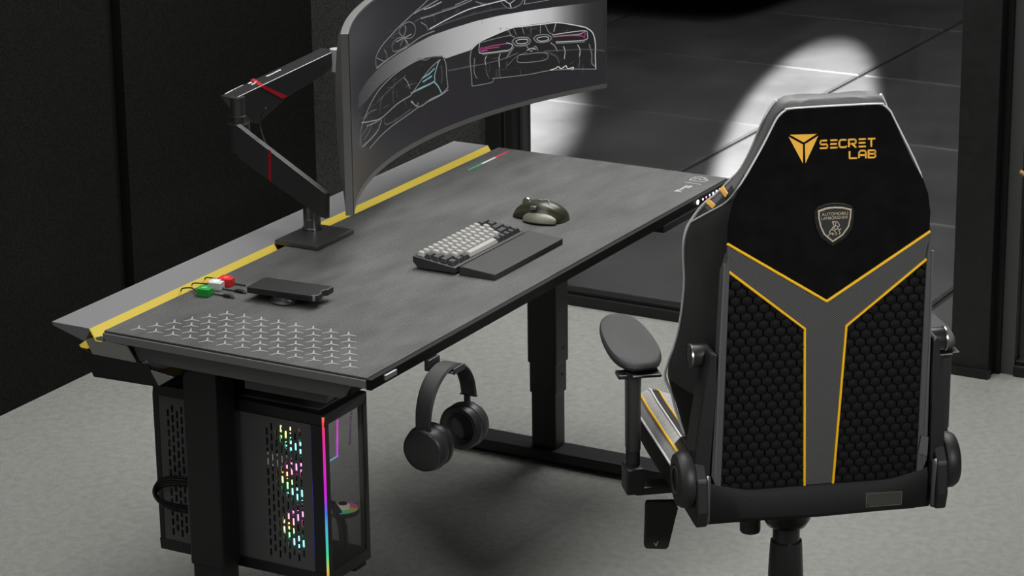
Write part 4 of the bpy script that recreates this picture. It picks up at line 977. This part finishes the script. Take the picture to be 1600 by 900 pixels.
b = B(); bull = [[(395,760),(412,745),(405,735),(420,715),(440,700),(430,675),(445,662)],[(445,662),(465,670),(475,690),(460,705),(470,720),(485,712)],[(440,700),(452,690),(466,700)],[(420,715),(440,725),(455,745),(448,755)],[(470,720),(478,740),(470,748)],[(412,745),(430,740),(425,752),(440,748)],[(430,675),(425,668),(436,660)],[(440,720),(462,712)],[(425,700),(445,712)],[(450,672),(445,690)]]
for pl in bull:
    for p_, q_ in zip(pl, pl[1:]): stroke(b, d8(*p_,.0037), d8(*q_,.0037), .0014, NB, .0006)
chl('bull_emblem', b, bronze, emb)
# yellow bands on the left and right shoulders
for s in (-1,1):
    for b0, b1, t0 in ((wing_pt(1107,312,.105)[1]-.004,wing_pt(1107,312,.105)[1]+.003,.66),(wing_pt(1130,292,.09)[1]-.004,wing_pt(1130,292,.09)[1]+.004,.52)):
        ps = []
        for bb, t in ((b0,1.0),(b0,t0),(b1,t0),(b1,1.0)):
            a, d = wing_at(bb,t); ps.append(bk(s*(a+.0022), bb, d-.002))
        b = B(); prism(b, ps, (s*.0012,0,0)); chl('shoulder_band', b, mat('band_gold', rgb(225,170,80), .6))
# ---- seat
def seat():
    prof = [(.0,.405),(.225,.405),(.243,.42),(.255,.455),(.254,.487),(.240,.507),(.220,.516),(.203,.513),(.180,.504),(.15,.496),(.0,.488)]
    b = B(); rings = []; rows = [(.06,1,0,.96),(.08,1,0,1),(.16,1,0,1),(.25,1,0,1),(.34,1,0,1),(.41,1,.0,.99),(.45,.97,-.008,.97),(.475,.93,-.03,.9)]
    for y, sz, dz, sx in rows:
        half = [(a*sx, .405+(z-.405)*sz+ (0 if z < .42 else dz)) for a,z in prof]
        pts = [Vector((-a,y,z)) for a,z in half]+[Vector((a,y,z)) for a,z in half[-2:0:-1]]
        rings.append(pts)
    vs, fs = loft(b, rings)
    n = len(rings[0]); zone = {}
    for i,k,f in fs:
        kk = k if k < 10 else n-1-k
        f.material_index = {0:0,1:0,2:0,3:0,4:1,5:1,6:0,7:1,8:1,9:1}.get(kk,0)
    o = chl('seat_cushion', b, [black_leather, light_leather], smooth=True)
    def line(idx, m, r, nm):
        b = B()
        for s in (-1,1):
            b = B(); tube(b, [Vector((s*prof[idx][0]*sx, y, .405+(prof[idx][1]-.405)*sz+dz+.0006)) for y,sz,dz,sx in rows], r, 8); chl(nm, b, m, o, smooth=True)
    line(4, silver_piping, .0022, 'seat_piping'); line(5, yellow_piping, .0024, 'seat_stripe'); line(6, silver_piping, .002, 'seat_piping'); line(7, yellow_piping, .0016, 'seat_stripe')
seat()
b = B(); box(b, (-.20,.03,.385), (.20,.44,.405)); chl('seat_pan', b, black_metal, bevel=.003)
# ---- armrests
def armrest(s):
    X, Y = s*.300, .200
    b = B(); lathe(b, [(0,0),(.0135,0),(.0135,.16),(0,.16)], (X,Y,.44), (0,0,1), 24); p = chl('armrest_post', b, soft_black, smooth=True)
    b = B(); rings = []
    for z, w, d in ((.478,.013,.019),(.482,.015,.021),(.60,.0155,.022),(.634,.0165,.024)):
        rings.append([Vector((X+w*math.cos(t)*(abs(math.cos(t))**-.35 if abs(math.cos(t))>.05 else 1)*.9, Y+d*math.sin(t)*(abs(math.sin(t))**-.35 if abs(math.sin(t))>.05 else 1)*.9, z)) for t in [2*math.pi*k/24 for k in range(24)]])
    loft(b, rings); chl('armrest_sleeve', b, mat('sleeve_black', (.03,.03,.03), .42), p, smooth=True)
    b = B(); box(b, (X-.017,Y-.025,.395), (X+.017,Y+.025,.448)); box(b, (min(X-s*.09,X), Y-.022,.392), (max(X-s*.09,X), Y+.022,.408)); chl('armrest_bracket', b, mat('bracket_black', (.016,.016,.016), .4), p, bevel=.004)
    b = B(); pc_ = Vector((s*.281,.325,0)); out = []
    for k in range(32):
        t = 2*math.pi*k/32; w = .049*(1-.12*math.sin(t)); L_ = .155; ct, st_ = math.cos(t), math.sin(t)
        px_ = w*math.copysign(abs(ct)**.72, ct); py_ = L_*math.copysign(abs(st_)**.85, st_); px_ += -s*.006*math.sin(t); out.append(Vector((pc_.x+px_, pc_.y+py_, 0)))
    rings = [[Vector((pc_.x+(p_.x-pc_.x)*k_, pc_.y+(p_.y-pc_.y)*k_, z)) for p_ in out] for z, k_ in ((.639,.86),(.641,.97),(.647,1),(.653,.985),(.657,.94),(.6585,.8),(.657,.5),(.6565,.1))]
    loft(b, rings); ap = chl('armrest_pad', b, mat('armrest_rubber', (.04,.04,.04), .75, bump=.15, bscale=500), smooth=True)
    b = B(); box(b, (pc_.x-.028,.165,.630), (pc_.x+.028,.29,.636)); chl('pad_carrier', b, black_plastic, ap, bevel=.002)
    b = B(); box(b, (X+s*.010,Y-.012,.622), (X+s*.03,Y+.02,.631)); chl('adjust_button', b, black_plastic, ap, bevel=.002)
armrest(-1); armrest(1)
# ---- mechanism, gas lift, base
b = B(); rings = []
b2 = B(); box(b2, (-.075,.10,.355), (.075,.34,.386)); chl('mechanism_plate', b2, black_metal, bevel=.004)
b = B(); lathe(b, [(0,.055),(.047,.055),(.047,.05),(.046,.018),(.038,.004),(.030,0),(0,0)], (0,.2,.300), (0,0,1), 40); chl('mechanism_collar', b, mat('collar_black', (.03,.03,.03), .22, .3), smooth=True)
b = B(); lathe(b, [(0,0),(.026,0),(.026,.19),(0,.19)], (0,.2,.112), (0,0,1), 32); chl('gas_lift', b, mat('gas_black', (.02,.02,.02), .22, .3), smooth=True)
b = B(); lathe(b, [(0,0),(.031,0),(.034,.03),(.031,.09),(.03,.10),(0,.10)], (0,.2,.17), (0,0,1), 32); chl('gas_cover', b, black_plastic, smooth=True)
b = B(); rings = []
for k in range(13):
    z = .278+.082*k/12; rings.append([Vector((-.062+.020*math.cos(t)+(.0), .235+.02*math.sin(t), z)) for t in [2*math.pi*q_/24 for q_ in range(24)]])
loft(b, rings); chl('tension_knob', b, charcoal_plastic, bevel=.004)
# height lever
b = B(); lp = [CM.inverted() @ hit(px,py, CM@Vector((-.2,.2,.3)), CM.to_3x3()@Vector((0,1,0))) for px,py in ((1012,783),(1055,782),(1060,795),(1045,856),(1040,859),(1010,858),(1007,854),(1009,786))]
prism(b, lp, (0,.010,0)); lv = chl('height_lever', b, black_plastic, bevel=.003)
b = B(); lp2 = [CM.inverted() @ hit(px,py, CM@Vector((-.2,.1993,.3)), CM.to_3x3()@Vector((0,1,0))) for px,py in ((1022,848),(1025,853),(1028,846))]
for p_, q_ in zip(lp2, lp2[1:]): stroke(b, p_, q_, .0016, (0,-1,0))
chl('lever_mark', b, grey_print, lv)
b = B(); tube(b, [Vector((-.225,.205,.362)), Vector((-.06,.205,.366))], .006, 10); chl('lever_rod', b, dark_steel, lv, smooth=True)
b = B(); lathe(b, [(0,0),(.045,0),(.05,.03),(.038,.06),(0,.06)], (0,.2,.085), (0,0,1), 32); hub = chl('base_hub', b, black_metal, smooth=True)
for k in range(5):
    t = R_(72*k+18+270); d = Vector((math.cos(t), math.sin(t), 0)); s = Vector((-d.y,d.x,0)); o0 = Vector((0,.2,0))
    b = B(); rings = []
    for r, zt, zb, w in ((.03,.138,.09,.026),(.15,.122,.084,.022),(.30,.098,.072,.018),(.335,.092,.070,.014)):
        rings.append([o0+d*r-s*w+Vector((0,0,zb)), o0+d*r+s*w+Vector((0,0,zb)), o0+d*r+s*w*.75+Vector((0,0,zt)), o0+d*r-s*w*.75+Vector((0,0,zt))])
    loft(b, rings); bl_ = chl('base_leg', b, black_metal, bevel=.004)
    b = B(); c_ = o0+d*.325
    for sd in (-1,1): lathe(b, [(0,0),(.026,0),(.029,.004),(.029,.016),(.026,.02),(0,.02)], c_+s*(.004 if sd>0 else -.024)+Vector((0,0,.0292)), s, 28)
    cyl(b, c_+Vector((0,0,.0292)), c_+Vector((0,0,.076)), .007, seg=12); chl('caster', b, black_plastic, bl_, smooth=True)

# ================================================================== LIGHT
def area(name, loc, target, size, power, col=(1,1,1), sy=None, spread=None):
    l = bpy.data.lights.new(name, 'AREA'); l.energy = power; l.size = size; l.color = col
    if sy: l.shape = 'RECTANGLE'; l.size_y = sy
    if spread: l.spread = R_(spread)
    o = bpy.data.objects.new(name, l); C.objects.link(o); o.location = loc
    o.rotation_euler = (Vector(target)-Vector(loc)).to_track_quat('-Z','Y').to_euler(); return o
def spot(name, loc, target, power, angle, blend, rad=.02, col=(1,1,1)):
    l = bpy.data.lights.new(name, 'SPOT'); l.energy = power; l.spot_size = R_(angle); l.spot_blend = blend; l.shadow_soft_size = rad; l.color = col
    o = bpy.data.objects.new(name, l); C.objects.link(o); o.location = loc
    if target: o.rotation_euler = (Vector(target)-Vector(loc)).to_track_quat('-Z','Y').to_euler()
    return o
area('ceiling_lamp', (1.65,.1,3.1), (1.45,.1,0), 1.8, 98, (1,1,.98))
area('wide_ceiling_lamp', (-.6,.8,3.1), (-.6,.8,0), 2.4, 42, (1,1,.98))
area('left_lamp', (-3.6,.2,2.6), (0,.1,.5), 1.2, 13)
spot('chair_fill_spot', (-1.5,-3.4,2.3), (.42,-.62,.80), 370, 21, .8, .25)  # unseen spot added to brighten the back of the chair
area('outside_fill', (4.0,.2,3.2), (4.0,.3,0), 1.6, 75)  # unseen fill added to lift the floor tone beyond the glass
def oval(name, loc, target, power, angle, blend, long_, rz):
    o = spot(name, loc, target, power, angle, blend); o.rotation_euler = (0,0,R_(rz)); o.scale = (long_,1,1); return o
oval('floor_spot_far', (4.42,1.12,3.2), None, 5600, 9, .45, 6.0, 18)
oval('floor_spot_left', (3.95,2.0,3.2), None, 6500, 11, 1.0, 4.0, 22)
w = bpy.data.worlds.new('world'); bpy.context.scene.world = w; w.use_nodes = True
w.node_tree.nodes['Background'].inputs[0].default_value = (1,1,1,1); w.node_tree.nodes['Background'].inputs[1].default_value = .030
vs_ = bpy.context.scene.view_settings; vs_.view_transform = 'Standard'; vs_.look = 'None'; vs_.gamma = 1; vs_.exposure = 0; vs_.use_curve_mapping = False
